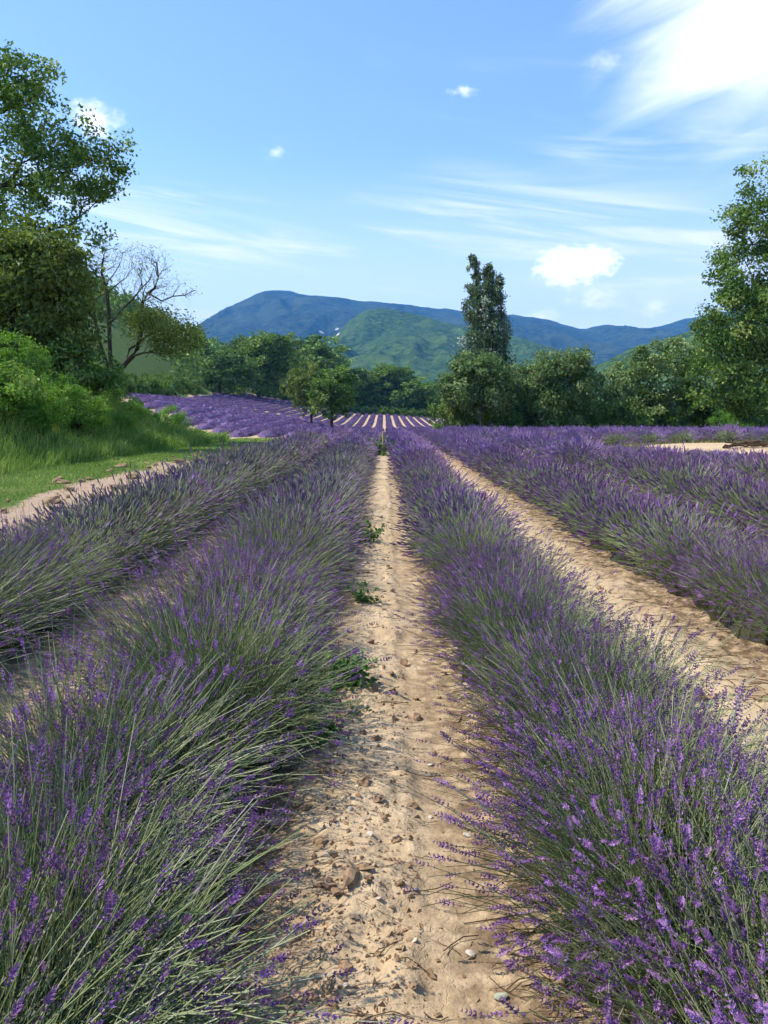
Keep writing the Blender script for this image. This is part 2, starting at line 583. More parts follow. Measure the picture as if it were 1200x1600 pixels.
def build_ground():
    def geo(a, b, step, ratio):
        out, s = [], step
        while a < b:
            a += s
            s *= ratio
            out.append(a)
        return np.array(out)
    xp = np.concatenate([np.arange(0, 0.9, 0.0145), np.arange(0.9, 4.8, 0.045), geo(4.8, 5480, 0.1, 1.065)])
    xs = np.concatenate([-xp[::-1], xp[1:]])
    ys = np.concatenate([-geo(0, 3000, 3.0, 1.35)[::-1], np.arange(0, 1.5, 0.1), np.arange(1.5, 5.5, 0.0175), geo(5.5, 250, 0.02, 1.0125), geo(256, 5480, 8, 1.07)])
    X, Y = np.meshgrid(xs, ys)
    Z = land(X, Y) + fine_relief(X, Y)
    far = np.hypot(X, Y)
    nx, ny = len(xs), len(ys)
    V = np.stack([X, Y, Z], -1).reshape(-1, 3)
    i = np.arange(nx * ny).reshape(ny, nx)
    q = np.stack([i[:-1, :-1], i[:-1, 1:], i[1:, 1:], i[1:, :-1]], -1).reshape(-1, 4)
    mb = MB()
    mb.add(V, quads=q)
    me = mb.mesh('ground', [M_GROUND], True)
    # what grows or lies where, and shade painted into the left gap
    fe = field_edge(Y)
    left_out = sst(fe - X, -0.4, 2.0)
    verge = np.where(Y < 52, np.clip(sst(-X, 5.5, 7.9) + 0.75 * sst(-X, 4.3, 4.9) * (0.22 + 0.9 * fbm(X * 0.45, Y * 0.14, 3, 31)), 0, 1), left_out)
    right_out = np.where(Y > 62, sst(X, 5.5 + (Y - 62) * 0.12, 8.5 + (Y - 62) * 0.12), 0)
    far_out = sst(Y, 219, 224)
    grass = np.clip(np.maximum.reduce([verge, right_out, far_out]), 0, 1)
    pr = patch_r(X, Y)
    grass = np.maximum(grass, 0.80 * np.exp(-((pr - 1.0) / 0.12) ** 2))
    dry = np.maximum(0.7 * (pr < 1.6), 0) + np.clip(0.5 * sst(Y, 215, 225) * (1 - sst(Y, 300, 500)) * (0.6 + 1.3 * fbm(X * 0.06, Y * 0.02, 2, 5)), 0, 1)
    pink = sst(-X, 4.2, 5.0) * (1 - sst(-X, 8, 9)) * (Y < 60)
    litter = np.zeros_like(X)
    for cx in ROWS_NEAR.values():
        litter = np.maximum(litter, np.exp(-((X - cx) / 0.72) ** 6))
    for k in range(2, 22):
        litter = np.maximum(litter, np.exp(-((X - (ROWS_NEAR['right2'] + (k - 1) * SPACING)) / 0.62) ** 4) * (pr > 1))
    litter = np.maximum(litter, 0.8 * np.exp(-((X + 1.85) / 0.55) ** 4) * sst(Y, 28, 14))  # shade in the gap between the left rows, painted with the litter colour
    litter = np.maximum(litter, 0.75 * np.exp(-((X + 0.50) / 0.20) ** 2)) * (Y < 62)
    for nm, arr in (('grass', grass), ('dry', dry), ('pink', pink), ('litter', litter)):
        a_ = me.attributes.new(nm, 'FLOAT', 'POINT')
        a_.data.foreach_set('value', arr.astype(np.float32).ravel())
    return link('ground', me, kind='structure', label='sandy soil of the field, with grass verge and meadow beyond')


GROUND = build_ground()


# ------------------------------------------------------------------ mountains and hills
def hill_mat(name, dark, light, bare, scale, bare_amt):
    m, gr = new_mat(name)
    ge = gr.n('ShaderNodeNewGeometry')
    pos = ge.outputs['Position']
    n1 = gr.noise(pos, 1.0 / (scale * 9), 5.0, 0.6)
    n2 = gr.noise(pos, 1.0 / scale, 5.0, 0.7)
    c = gr.mix(gr.sstep(n2, 0.35, 0.68), dark + (1,), light + (1,))
    c = gr.mix(gr.m('MULTIPLY', gr.sstep(n1, 0.42, 0.7), 0.6), c, (light[0] * 1.25, light[1] * 1.15, light[2], 1))
    rock = gr.n('ShaderNodeAttribute', attribute_name='v').outputs['Fac']
    n3 = gr.noise(pos, 1.0 / (scale * 2.5), 6.0, 0.7)
    c = gr.mix(gr.m('MULTIPLY', gr.sstep(n3, 0.66, 0.74), bare_amt), c, bare + (1,))
    c = gr.mix(gr.sstep(gr.m('ADD', rock, gr.m('MULTIPLY', gr.m('SUBTRACT', n3, 0.5), 0.8)), 0.45, 0.6), c, (0.62, 0.55, 0.47, 1))
    b = gr.n('ShaderNodeBump')
    b.inputs['Strength'].default_value = 1.0
    b.inputs['Distance'].default_value = scale * 0.55
    gr.put(b.inputs['Height'], n2)
    finish(gr, principled(gr, c, 0.95, 0.05, b.outputs[0]))
    return m


def hill(name, label, D, prof, front, back, mat, gully, seed, rock=None, nu=260, nv=70, steep=1.0, base=-4.0):
    """a ridge of real depth: its crest runs at distance D through the given pixels of the skyline"""
    px = np.array([p[0] for p in prof], float)
    H = np.array([at(p[0], p[1], D)[2] for p in prof])
    Xr = np.array([at(p[0], 600, D)[0] for p in prof])
    xs = np.linspace(Xr[0], Xr[-1], nu)
    hh = np.interp(xs, Xr, H)
    hh = np.convolve(np.pad(hh, 1, mode='edge'), np.ones(3) / 3, 'valid') + fbm(xs / (gully * 0.35), xs * 0, 4, seed + 9) * gully * 0.016
    t = np.concatenate([np.linspace(-1, 0, nv), np.linspace(0, 1, nv // 3)[1:]])
    X, T = np.meshgrid(xs, t)
    Y = D + np.where(T < 0, T * front, T * back)
    Hh = np.broadcast_to(hh, X.shape)
    p = np.where(T < 0, 1 + T, 1 - T)
    prf = p ** steep * 0.55 + 0.45 * sst(p, 0, 1)
    L = gully
    r = 1 - np.abs(fbm(X / L + 0.25 * fbm(X / L, Y / L, 2, seed), Y / (L * 2.6), 4, seed))
    Z = base + (Hh - base) * prf + (r - 0.85) * L * 0.22 * np.clip(p * (1 - p) * 4, 0, 1) + fbm(X / (L * .12), Y / (L * .12), 3, seed + 4) * L * 0.012 * (0.35 + (1 - p))
    A = np.zeros_like(X)
    if rock:
        for (rpx, rpy, w) in rock:
            v0, z0 = ray(rpx, rpy)
            vx, vz = X / Y, (Z - CAM_H) / Y
            A = np.maximum(A, (T < 0) * np.exp(-(((vx - v0) / (w / FPX)) ** 2 + ((vz - z0) / (0.5 * w / FPX)) ** 2)))
    mb = MB()
    ny, nx = X.shape
    i = np.arange(nx * ny).reshape(ny, nx)
    q = np.stack([i[:-1, :-1], i[:-1, 1:], i[1:, 1:], i[1:, :-1]], -1).reshape(-1, 4)
    mb.add(np.stack([X, Y, Z], -1).reshape(-1, 3), quads=q, a=A.ravel())
    return link(name, mb.mesh(name, [mat], True), kind='structure', label=label)


M_MOUNTAIN = hill_mat('mountain_forest', (0.010, 0.024, 0.008), (0.075, 0.10, 0.040), (0.28, 0.25, 0.20), 26.0, 0.35)
M_HILL = hill_mat('hill_forest', (0.012, 0.036, 0.006), (0.095, 0.155, 0.030), (0.26, 0.23, 0.15), 13.0, 0.12)
hill('mountain', 'long blue mountain with a flat summit on the horizon', 4200,
     [(-900, 560), (-500, 540), (-100, 560), (150, 580), (290, 570), (338, 514), (377, 479), (412, 453), (445, 454), (480, 461), (560, 469), (640, 477), (725, 486),
      (800, 491), (850, 500), (905, 513), (945, 507), (1000, 514), (1025, 511), (1075, 496), (1160, 480), (1300, 470), (1600, 500), (2000, 540)],
     2300, 900, M_MOUNTAIN, 520, 2, rock=[(512, 521, 4), (526, 514, 3), (502, 519, 3)], nu=700, nv=90)
hill('hill', 'rounded green wooded hill in front of the blue mountain', 2050,
     [(470, 640), (500, 560), (520, 534), (548, 500), (572, 485), (600, 482), (640, 488), (690, 503), (740, 514), (800, 526), (840, 540), (900, 566), (980, 600), (1040, 640)],
     1050, 700, M_HILL, 260, 8, rock=[(527, 522, 5), (520, 528, 4)], nu=260, nv=80)
hill('wooded_ridge', 'dark green wooded ridge rising behind the right-hand trees', 950,
     [(840, 620), (900, 585), (950, 560), (1000, 541), (1050, 524), (1085, 511), (1160, 490), (1300, 455), (1500, 440), (1800, 470)],
     420, 300, M_HILL, 130, 14, nu=260, nv=60)

# ------------------------------------------------------------------ haze
def build_haze():
    m, gr = new_mat('haze_air')
    v = gr.n('ShaderNodeVolumePrincipled')
    v.inputs['Color'].default_value = (0.10, 0.42, 1.0, 1.0)
    v.inputs['Density'].default_value = 0.00015
    v.inputs['Anisotropy'].default_value = 0.0
    o = gr.n('ShaderNodeOutputMaterial')
    gr.t.links.new(v.outputs[0], o.inputs['Volume'])
    mb = MB()
    x0, x1, y0, y1, z0, z1 = -5600, 5600, -3600, 5600, -12, 680
    P = [(x, y, z) for z in (z0, z1) for y in (y0, y1) for x in (x0, x1)]
    mb.add(P, quads=[(0, 2, 3, 1), (4, 5, 7, 6), (0, 1, 5, 4), (2, 6, 7, 3), (0, 4, 6, 2), (1, 3, 7, 5)])
    link('haze', mb.mesh('haze', [m]), kind='stuff', label='thin blue haze in the air')


build_haze()


# ------------------------------------------------------------------ lavender
def lavender_meshes(seed, n, lod, flower_frac, flower=None, R=0.70, H=0.60):
    """one plant: wiry stems fanned out of a leafy cushion, a flower spike on most of them. returns (plant mesh, flower mesh or None)"""
    r = np.random.default_rng(seed)
    mb, mf = MB(), MB()
    ph = r.uniform(0, 2 * np.pi, n)
    th = rad(80) * r.uniform(0, 1, n) ** 0.62
    L = np.where(r.uniform(size=n) < 0.12, r.uniform(0.95, 1.18, n), r.uniform(0.80, 1.02, n)) * (H + (R - H) * np.sin(th)) * (1 + 0.10 * np.sin(3 * ph + seed))
    L = L * (1 - 0.30 * (th / rad(80)) ** 4)
    # clumps of stems that stand a little apart from each other
    tuft = r.uniform(0, 2 * np.pi, 14)
    ph = ph + 0.22 * np.sin(ph[:, None] * 5 + tuft[None, :3]).sum(1)
    K = 5 if lod == 0 else 3
    t = np.linspace(0, 1, K)
    b0 = r.normal(size=(n, 2)) * 0.10
    pts = np.zeros((n, K, 3))
    pts[:, 0, :2] = b0 + 0.10 * np.stack([np.cos(ph), np.sin(ph)], -1) * np.sin(th)[:, None]
    pts[:, 0, 2] = r.uniform(0.02, 0.14, n)
    wob = r.normal(size=(n,)) * 0.22
    for k in range(1, K):
        a = th * (0.50 + 0.62 * t[k]) + r.normal(size=n) * 0.05
        a = np.minimum(a, rad(99))
        p2 = ph + wob * t[k]
        d = np.stack([np.sin(a) * np.cos(p2), np.sin(a) * np.sin(p2), np.cos(a)], -1)
        pts[:, k] = pts[:, k - 1] + d * (L / (K - 1))[:, None]
    pts[..., 2] = np.maximum(pts[..., 2], 0.015 + 0.02 * r.uniform(size=(n, 1)))
    tone = np.clip(r.normal(0.45, 0.25, n), 0, 1)
    w = {0: 0.0015, 1: 0.0026, 2: 0.0045}[lod]
    rr = np.linspace(1.15, 0.75, K)[None, :] * r.uniform(0.8, 1.25, (n, 1)) * w
    if lod == 0:
        tubes(mb, pts, rr, 3, tone, 0)
    else:
        side = unit(np.cross(pts[:, -1] - pts[:, 0], r.normal(size=(n, 3))))[:, None, :] * rr[..., None] * 1.4
        V = np.stack([pts - side, pts + side], 2)
        i = np.arange(n * K * 2).reshape(n, K, 2)
        q = np.stack([i[:, :-1, 0], i[:, :-1, 1], i[:, 1:, 1], i[:, 1:, 0]], -1).reshape(-1, 4)
        mb.add(V.reshape(-1, 3), quads=q, a=np.repeat(tone, K * 2))
    # narrow leaves low on the stems
    nl = {0: int(n * 1.5), 1: n, 2: n // 2}[lod]
    j = r.integers(0, n, nl)
    tt = r.uniform(0.08, 0.62, nl)
    kk = np.minimum((tt * (K - 1)).astype(int), K - 2)
    fr = (tt * (K - 1) - kk)[:, None]
    C = pts[j, kk] * (1 - fr) + pts[j, kk + 1] * fr
    ax = unit(pts[j, kk + 1] - pts[j, kk])
    leaves(mb, C, {0: 0.060, 1: 0.085, 2: 0.14}[lod], r, {0: 0.10, 1: 0.13, 2: 0.22}[lod], up=0.3, fold=0.03, mat=1, axis=ax * 0.9)
    # thatch in the middle of the plant
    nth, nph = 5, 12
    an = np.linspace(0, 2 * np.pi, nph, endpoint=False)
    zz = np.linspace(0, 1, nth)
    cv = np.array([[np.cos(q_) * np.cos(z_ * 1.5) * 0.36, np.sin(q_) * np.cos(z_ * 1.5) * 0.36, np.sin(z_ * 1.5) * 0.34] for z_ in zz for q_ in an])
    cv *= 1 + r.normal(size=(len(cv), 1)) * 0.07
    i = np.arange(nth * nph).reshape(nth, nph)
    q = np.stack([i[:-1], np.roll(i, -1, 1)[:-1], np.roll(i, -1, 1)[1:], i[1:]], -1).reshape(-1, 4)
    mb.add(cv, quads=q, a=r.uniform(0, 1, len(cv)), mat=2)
    # flower spikes
    fl = np.nonzero(r.uniform(size=n) < flower_frac)[0]
    m = len(fl)
    tip = pts[fl, -1]
    ax = unit(pts[fl, -1] - pts[fl, -2])
    ln = r.uniform(0.045, 0.095, m) * {0: 1.0, 1: 1.1, 2: 1.35}[lod]
    ft = np.clip(r.normal(0.45, 0.25, m), 0, 1)
    s = unit(np.cross(ax, r.normal(size=(m, 3))))
    u = np.cross(ax, s)
    base = tip - ax * (ln * 0.35)[:, None]
    if lod == 0:
        W, B = 6, 5
        wt = np.array([0.0, 0.26, 0.44, 0.60, 0.76, 0.92])
        wr = np.array([0.75, 1.0, 1.12, 1.05, 0.85, 0.55])
        for q_ in range(W):
            c = base + ax * (ln * wt[q_])[:, None]
            for b_ in range(B):
                an_ = 2 * np.pi * (b_ / B) + q_ * 0.6 + r.normal(size=m) * 0.25
                o = s * np.cos(an_)[:, None] + u * np.sin(an_)[:, None]
                side = np.cross(ax, o)
                sz = (0.0086 * wr[q_] * r.uniform(0.6, 1.3, m))[:, None]
                V = np.stack([c, c + o * sz * 0.55 + ax * sz * 0.25 + side * sz * 0.38, c + o * sz * 0.95 + ax * sz * 0.95, c + o * sz * 0.55 + ax * sz * 0.25 - side * sz * 0.38], 1)
                i = np.arange(m)[:, None] * 4
                mf.add(V.reshape(-1, 3), tris=np.concatenate([i + [0, 1, 2], i + [0, 2, 3]]), a=np.repeat(np.clip(ft + r.normal(size=m) * 0.14, 0, 1), 4))
    else:
        wd = {1: 0.0075, 2: 0.013}[lod]
        rings = [(0.0, 0.35), (0.3, 1.0), (0.7, 0.9), (1.0, 0.15)]
        P = np.stack([base + ax * (ln * a_)[:, None] * 1.15 for a_, _ in rings], 1)
        Rr = np.array([b_ for _, b_ in rings])[None, :] * wd * r.uniform(0.7, 1.2, (m, 1))
        tubes(mf, P, Rr, 3, ft, 0)
    fm = flower or (M_FLOWER if lod < 2 else M_FLOWER_FAR)
    if lod == 0:
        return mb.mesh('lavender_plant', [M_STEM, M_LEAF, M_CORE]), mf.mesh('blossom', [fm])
    # further away the stems and flowers are one mesh
    for v_, a_ in zip(mf.V, mf.A):
        pass
    q = np.concatenate(mf.Q)
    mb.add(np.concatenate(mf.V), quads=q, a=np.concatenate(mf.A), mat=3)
    return mb.mesh('lavender_plant', [M_STEM, M_LEAF, M_CORE, fm]), None


LAV0G = [lavender_meshes(100 + k, 1050, 0, 0.40) for k in range(3)]      # greener
LAV0P = [lavender_meshes(120 + k, 1000, 0, 0.68) for k in range(3)]      # in full flower
LAV1F = [lavender_meshes(220 + k, 560, 1, 0.75, M_FLOWER_FADED) for k in range(3)]     # fading
LAV2F = [lavender_meshes(230 + k, 340, 2, 0.8, M_FLOWER_FADED) for k in range(2)]
LAV1G = [lavender_meshes(140 + k, 560, 1, 0.34) for k in range(3)]
LAV1P = [lavender_meshes(160 + k, 560, 1, 0.85) for k in range(3)]
LAV2G = [lavender_meshes(180 + k, 330, 2, 0.30) for k in range(2)]
LAV2P = [lavender_meshes(200 + k, 360, 2, 1.0) for k in range(3)]


def plant(row, x, y, z, sc, tilt, green, rng, d, faded=False):
    lod = 0 if d < 7.5 else (1 if d < 20 else 2)
    pool = {(0, True): LAV0G, (0, False): LAV0P, (1, True): LAV1G, (1, False): LAV1P, (2, True): LAV2G, (2, False): LAV2P}[(lod, green)]
    if faded and lod and green:
        pool = LAV1F if lod == 1 else LAV2F
    pm, fm = pool[rng.integers(len(pool))]
    M = Matrix.Rotation(tilt, 3, 'Y') @ Matrix.Rotation(rng.normal() * 0.05, 3, 'X') @ Matrix.Rotation(rng.uniform(0, 2 * math.pi), 3, 'Z')
    o = link('lavender_plant', pm, row, (x, y, z))
    o.rotation_euler = M.to_euler()
    o.scale = (sc[0], sc[0], sc[1])
    if fm is not None:
        link('blossom', fm, o, kind='stuff')
    return o


def in_view(x, y, margin=1.6):
    return y > 0 and abs(x) < y * 0.49 + margin


def lavender_row(label, cx, y0, y1, lean, green_p, step, size, seed, group=None, skip=None, sub=0.0, hs=1.0, faded=False):
    rng = np.random.default_rng(seed)
    ys, y = [], y0
    while y < y1:
        ys.append(y)
        y += step * rng.uniform(0.85, 1.15) * (1.0 if y < 22 else 1.15)
    pts = [(cx + rng.normal() * 0.05, y) for y in ys]
    pts = [(x, y) for x, y in pts if in_view(x, y) and not (skip and skip(x, y))]
    if not pts:
        return None
    row = thing('lavender_row', label, 'lavender row', (cx, pts[0][1], land1(cx, pts[0][1])), group)
    ox, oy, oz = row.location
    for x, y in pts:
        gp = green_p(y) if callable(green_p) else green_p
        s = size * rng.uniform(0.86, 1.08) * (1 + 0.07 * math.sin(y * 4.1 + seed) * math.sin(y * 1.3))
        if x > 5 and y < 36:
            s *= 0.42 + 0.58 * float(sst(patch_r(x, y), 1.2, 3.0))
        sh = s * (hs(y) if callable(hs) else hs) * rng.uniform(0.90, 1.08)
        widen = 1.0 + 0.18 * float(sst(y, 25, 32)) * (abs(cx) < 1.5) - (0.14 * float(sst(y, 4, 11)) if -1.5 < cx < 0 else 0.0)
        plant(row, x - ox, y - oy, land1(x, y) - oz - 0.01 - sub, (s * widen, sh), lean + rng.normal() * 0.05, rng.uniform() < gp, rng, math.hypot(x, y), faded)
    return row


lavender_row('lavender row leaning over the left edge of the sandy path', ROWS_NEAR['left1'], 0.35, 58, 0.16, lambda y: 0.68 if y < 10 else (0.85 if y < 30 else 0.3), 0.45, 1.04, 1, hs=lambda y: 1.0 - 0.17 * float(sst(y, 4, 12)), faded=True)
lavender_row('leftmost lavender row, beside the pinkish dirt strip and grass verge', ROWS_NEAR['left2'], 4.2, 58, 0.12, lambda y: 0.88 if y < 30 else 0.3, 0.48, 1.02, 2, hs=1.04, faded=True)
lavender_row('lavender row along the right edge of the sandy path', ROWS_NEAR['right1'], 0.4, 60, -0.06, lambda y: 0.42 if y < 16 else 0.08, 0.44, 0.91, 3, hs=0.94)
lavender_row('lavender row across the second bare strip, right of the path', ROWS_NEAR['right2'], 4.0, 61, -0.03, lambda y: 0.42 if y < 16 else 0.08, 0.46, 0.92, 4)
ORD = 'first second third fourth fifth sixth seventh eighth ninth tenth eleventh twelfth thirteenth fourteenth fifteenth sixteenth seventeenth eighteenth nineteenth twentieth'.split()
for k in range(1, 18):
    lavender_row(ORD[k + 1] + ' lavender row right of the sandy path, in the broad purple carpet', ROWS_NEAR['right2'] + k * SPACING, 5.0, 61.5, 0.0, 0.12, 0.58, 1.04, 10 + k,
                 'lavender rows of the right-hand field', lambda x, y: patch_r(x, y) < 1.05)


# rows of the field beyond the crest: each row is one bushy strip that follows the ground
def far_row(x, y0, y1, seed, label, group, gap, top=0.5):
    r = np.random.default_rng(seed)
    mb = MB()
    n = int((y1 - y0) / 0.7)
    yy = np.linspace(y0, y1, n)
    xc = x + 0.10 * perlin(yy * 0.1, yy * 0 + seed * 0.37, 3) + 0.05 * r.normal(size=n)
    zc = land(xc, yy)
    hw = (SPACING * 0.5 - gap * 0.5)
    hgt = top + 0.2 * top * perlin(yy * 0.9, yy * 0 + seed, 5) + 0.06 * r.normal(size=n)
    end = np.clip(np.minimum(yy - y0, y1 - yy) / 2.5, 0, 1) ** 0.5
    hgt = hgt * (0.1 + 0.9 * end)
    prof = [(-1.0, 0.0), (-0.95, 0.45), (-0.5, 0.92), (0.0, 1.0), (0.5, 0.92), (0.95, 0.45), (1.0, 0.0)]
    V = np.stack([np.stack([xc + a * hw * (0.3 + 0.7 * end) * (1 + 0.05 * r.normal(size=n)), yy, zc + b * hgt * (1 + 0.08 * r.normal(size=n)) - 0.02], -1) for a, b in prof], 1)
    i = np.arange(n * 7).reshape(n, 7)
    q = np.stack([i[:-1, :-1], i[:-1, 1:], i[1:, 1:], i[1:, :-1]], -1).reshape(-1, 4)
    mb.add(V.reshape(-1, 3), quads=q, a=np.clip(r.normal(0.45, 0.3, n * 7), 0, 1))
    m = int((y1 - y0) * 40)
    ty = r.uniform(y0, y1, m)
    tx = r.uniform(-1, 1, m)
    C = np.stack([x + tx * hw * 1.05, ty, land(x + tx * hw, ty) + top * (1 - np.abs(tx) ** 3 * 0.75) + r.uniform(-0.06, 0.12, m)], -1)
    leaves(mb, C, 0.17, r, 0.5, up=0.9, axis=np.array([[0, 0, 0.6]]), a=np.clip(r.normal(0.5, 0.28, m), 0, 1))
    o = link('lavender_row', mb.mesh('lavender_row', [M_FLOWER_SLOPE]), label=label, category='lavender row', group=group)
    return o


def ok_range(x, lo, hi):
    ys_ = np.arange(lo, hi, 1.0)
    ok = (field_edge(ys_) < x) & ~((ys_ > 62) & (x > 5.0 + (ys_ - 62) * 0.14))
    return (ys_[ok].min(), ys_[ok].max()) if ok.any() and ok.sum() > 8 else None


for k in range(-26, 16):
    x = 0.09 + SPACING * (k + 0.5)
    e = ok_range(x, 57.0, 137.0)
    if e:
        far_row(x, e[0] + (k % 3) * 0.7, e[1] - (k % 2), 300 + k, 'purple lavender row on the slope beyond the crest' if x < -8 else 'purple lavender row in the hollow straight beyond the path',
                'lavender rows on the slope beyond the crest' if x < -8 else 'lavender rows in the hollow beyond the path', 0.42)
for k in range(-20, 17):
    x = 0.05 + 1.95 * (k + 0.5)
    e = ok_range(x, 143.0, 223.0)
    if e:
        far_row(x, e[0] + (k % 3) * 0.7, e[1] - (k % 2), 360 + k, ORD[k if k >= 0 else -1 - k] + ' young lavender row ' + ('right' if k >= 0 else 'left') + ' of the stake line in the striped far field',
                'young lavender rows of the striped far field', 0.74 if abs(x) < 8 else 0.95, 0.34 if abs(x) < 8 else 0.24)


# ------------------------------------------------------------------ trees
def limbs(mb, nodes, parent, rad0, tip_r, mat=0, power=2.3, least=None):
    """tubes along every chain of a branching skeleton, thick where it carries much"""
    n = len(nodes)
    kids = [[] for _ in range(n)]
    for i_, p_ in enumerate(parent):
        if p_ >= 0:
            kids[p_].append(i_)
    r = np.full(n, tip_r)
    for i_ in range(n - 1, -1, -1):
        if kids[i_]:
            r[i_] = max(tip_r, (sum(r[c] ** power for c in kids[i_])) ** (1 / power))
    r = tip_r * (r / tip_r) ** (math.log(rad0 / tip_r) / math.log(max(r[0] / tip_r, 1.5)))
    for i_, v_ in (least or {}).items():
        r[i_] = max(r[i_], v_)
    nodes = np.array(nodes)
    starts = [(0, -1)]
    while starts:
        s_, p_ = starts.pop()
        ch = ([p_] if p_ >= 0 else []) + [s_]
        c = s_
        while kids[c]:
            ks = sorted(kids[c], key=lambda q_: -r[q_])
            for o_ in ks[1:]:
                starts.append((o_, c))
            c = ks[0]
            ch.append(c)
        if len(ch) < 2:
            continue
        rr = r[ch].copy()
        if p_ >= 0:
            rr[0] = min(rr[0], rr[1] * 1.3)
        rr[-1] *= 0.5
        sides = 8 if rr.max() > 0.12 else (5 if rr.max() > 0.03 else 3)
        tubes(mb, nodes[ch][None], rr[None], sides, 0.5, mat)


def skeleton(trunk, attract, step, rng, wander=0.12, climb=0.35):
    """grow branches from the trunk line to every attraction point"""
    nodes = [np.array(p, float) for p in trunk]
    parent = [-1] + list(range(len(trunk) - 1))
    top = nodes[0]
    order = np.argsort(np.linalg.norm(attract - np.mean(trunk, axis=0), axis=1))
    first = max(1, int(len(trunk) * 0.35))
    run = [0.0]
    for q_ in range(1, len(trunk)):
        run.append(run[-1] + 0.5 * float(np.linalg.norm(nodes[q_] - nodes[q_ - 1])))
    for a in attract[order]:
        N = np.array(nodes)
        d = a - N
        dist = np.linalg.norm(d, axis=1)
        cost = dist + climb * np.maximum(0, N[:, 2] - a[2] + 0.3 * dist) * 2.0
        cost = cost + 0.45 * np.array(run)
        cost[:first] += 50
        j = int(np.argmin(cost))
        m = max(1, int(dist[j] / step))
        p0 = nodes[j]
        pj = parent[j]
        d0 = unit(p0 - nodes[pj]) if pj >= 0 else np.array([0, 0, 1.0])
        prev = j
        for s_ in range(1, m + 1):
            t = s_ / m
            q_ = p0 + (a - p0) * t + (d0 * 0.45 + np.array([0, 0, 0.12])) * dist[j] * t * (1 - t) * 0.7
            if s_ < m:
                q_ = q_ + rng.normal(size=3) * step * wander
            nodes.append(q_)
            run.append(run[prev] + float(np.linalg.norm(q_ - nodes[prev])))
            parent.append(prev)
            prev = len(nodes) - 1
    return nodes, parent


def blob_points(ell, n, rng, inner=0.35):
    """points through the volume of ellipsoids (cx, cy, cz, rx, ry, rz), denser outside"""
    vol = np.array([e[3] * e[4] * e[5] for e in ell]) ** (2 / 3.)
    w = rng.choice(len(ell), n, p=vol / vol.sum())
    E = np.array(ell)[w]
    d = unit(rng.normal(size=(n, 3)))
    rr = rng.uniform(inner ** 3, 1, n) ** (1 / 3.)
    return E[:, :3] + d * rr[:, None] * E[:, 3:]


def make_tree_meshes(trunk, ell, n_att, n_leaf, leaf_size, clump, rng, bark, leafm, rad0, tip_r=0.012, step=0.6, outward=0.8, tone_amp=0.25, aspect=0.6, wander=0.12, inner=0.35, leaf_up=0.5, climb=0.35, limb_att=None):
    att = blob_points(ell, n_att, rng, inner)
    att = att[att[:, 2] > trunk[0][2] + 0.25]
    limb = att if limb_att is None else att[:limb_att]
    nodes, par = skeleton(trunk, limb, step, rng, wander, climb)
    mt = MB()
    limbs(mt, nodes, par, rad0, tip_r)
    mc = MB()
    cen = np.array([e[:3] for e in ell]).mean(0)
    per = rng.multinomial(n_leaf, np.full(len(att), 1 / len(att)))
    j = np.repeat(np.arange(len(att)), per)
    off = unit(rng.normal(size=(len(j), 3))) * (rng.uniform(0, 1, len(j)) ** 0.5)[:, None] * clump * rng.uniform(0.6, 1.3, len(att))[j][:, None]
    off[:, 2] *= 0.7
    C = att[j] + off
    out = unit(C - cen) * outward
    tone = np.clip(0.42 + tone_amp * rng.normal(size=len(att))[j] + 0.20 * rng.normal(size=len(j)), 0, 1)
    keep = C[:, 2] > trunk[0][2] + 0.1
    leaves(mc, C[keep], leaf_size, rng, aspect, outward=out[keep], up=leaf_up, a=tone[keep])
    return mt.mesh('trunk', [bark], True), mc.mesh('crown', [leafm])


def tree(name, label, cat, base, meshes, group=None):
    t = thing(name, label, cat, base, group)
    link('trunk', meshes[0], t)
    link('crown', meshes[1], t)
    return t


def local_ell(base, Y, blobs, depth=1.0):
    """ellipses of the photograph (px, py, rx, ry) at distance Y turned into ellipsoids round the tree's base"""
    out = []
    for b in blobs:
        px, py, rx, ry = b[:4]
        dy = b[4] if len(b) > 4 else 0.0
        c = at(px, py, Y + dy) - base
        s = (Y + dy) / FPX
        out.append((c[0], c[1], c[2], rx * s, rx * s * depth, ry * s))
    return out


def photo_tree(name, label, cat, px, Y, blobs, n_att, n_leaf, leaf_size, clump, seed, bark=None, leafm=None, rad0=0.25, depth=0.9, lean=0.0, trunk_top=None, group=None, **kw):
    rng = np.random.default_rng(seed)
    x = at(px, 640, Y)[0]
    base = np.array((x, Y, land1(x, Y) - 0.05))
    ell = local_ell(base, Y, blobs, depth)
    ztop = trunk_top if trunk_top else max(e[2] for e in ell)
    xt = np.mean([e[0] for e in ell]) * 0.6 + lean
    trunk = [np.array((xt * t ** 1.5, 0.15 * math.sin(3 * t), ztop * t)) + (rng.normal(size=3) * 0.04 * (t > 0)) for t in np.linspace(0, 1, 9)]
    trunk[0] = np.array((0, 0, -0.1))
    ms = make_tree_meshes(trunk, ell, n_att, n_leaf, leaf_size, clump, rng, bark or M_BARK, leafm or M_TREE, rad0, **kw)
    return tree(name, label, cat, base, ms, group)


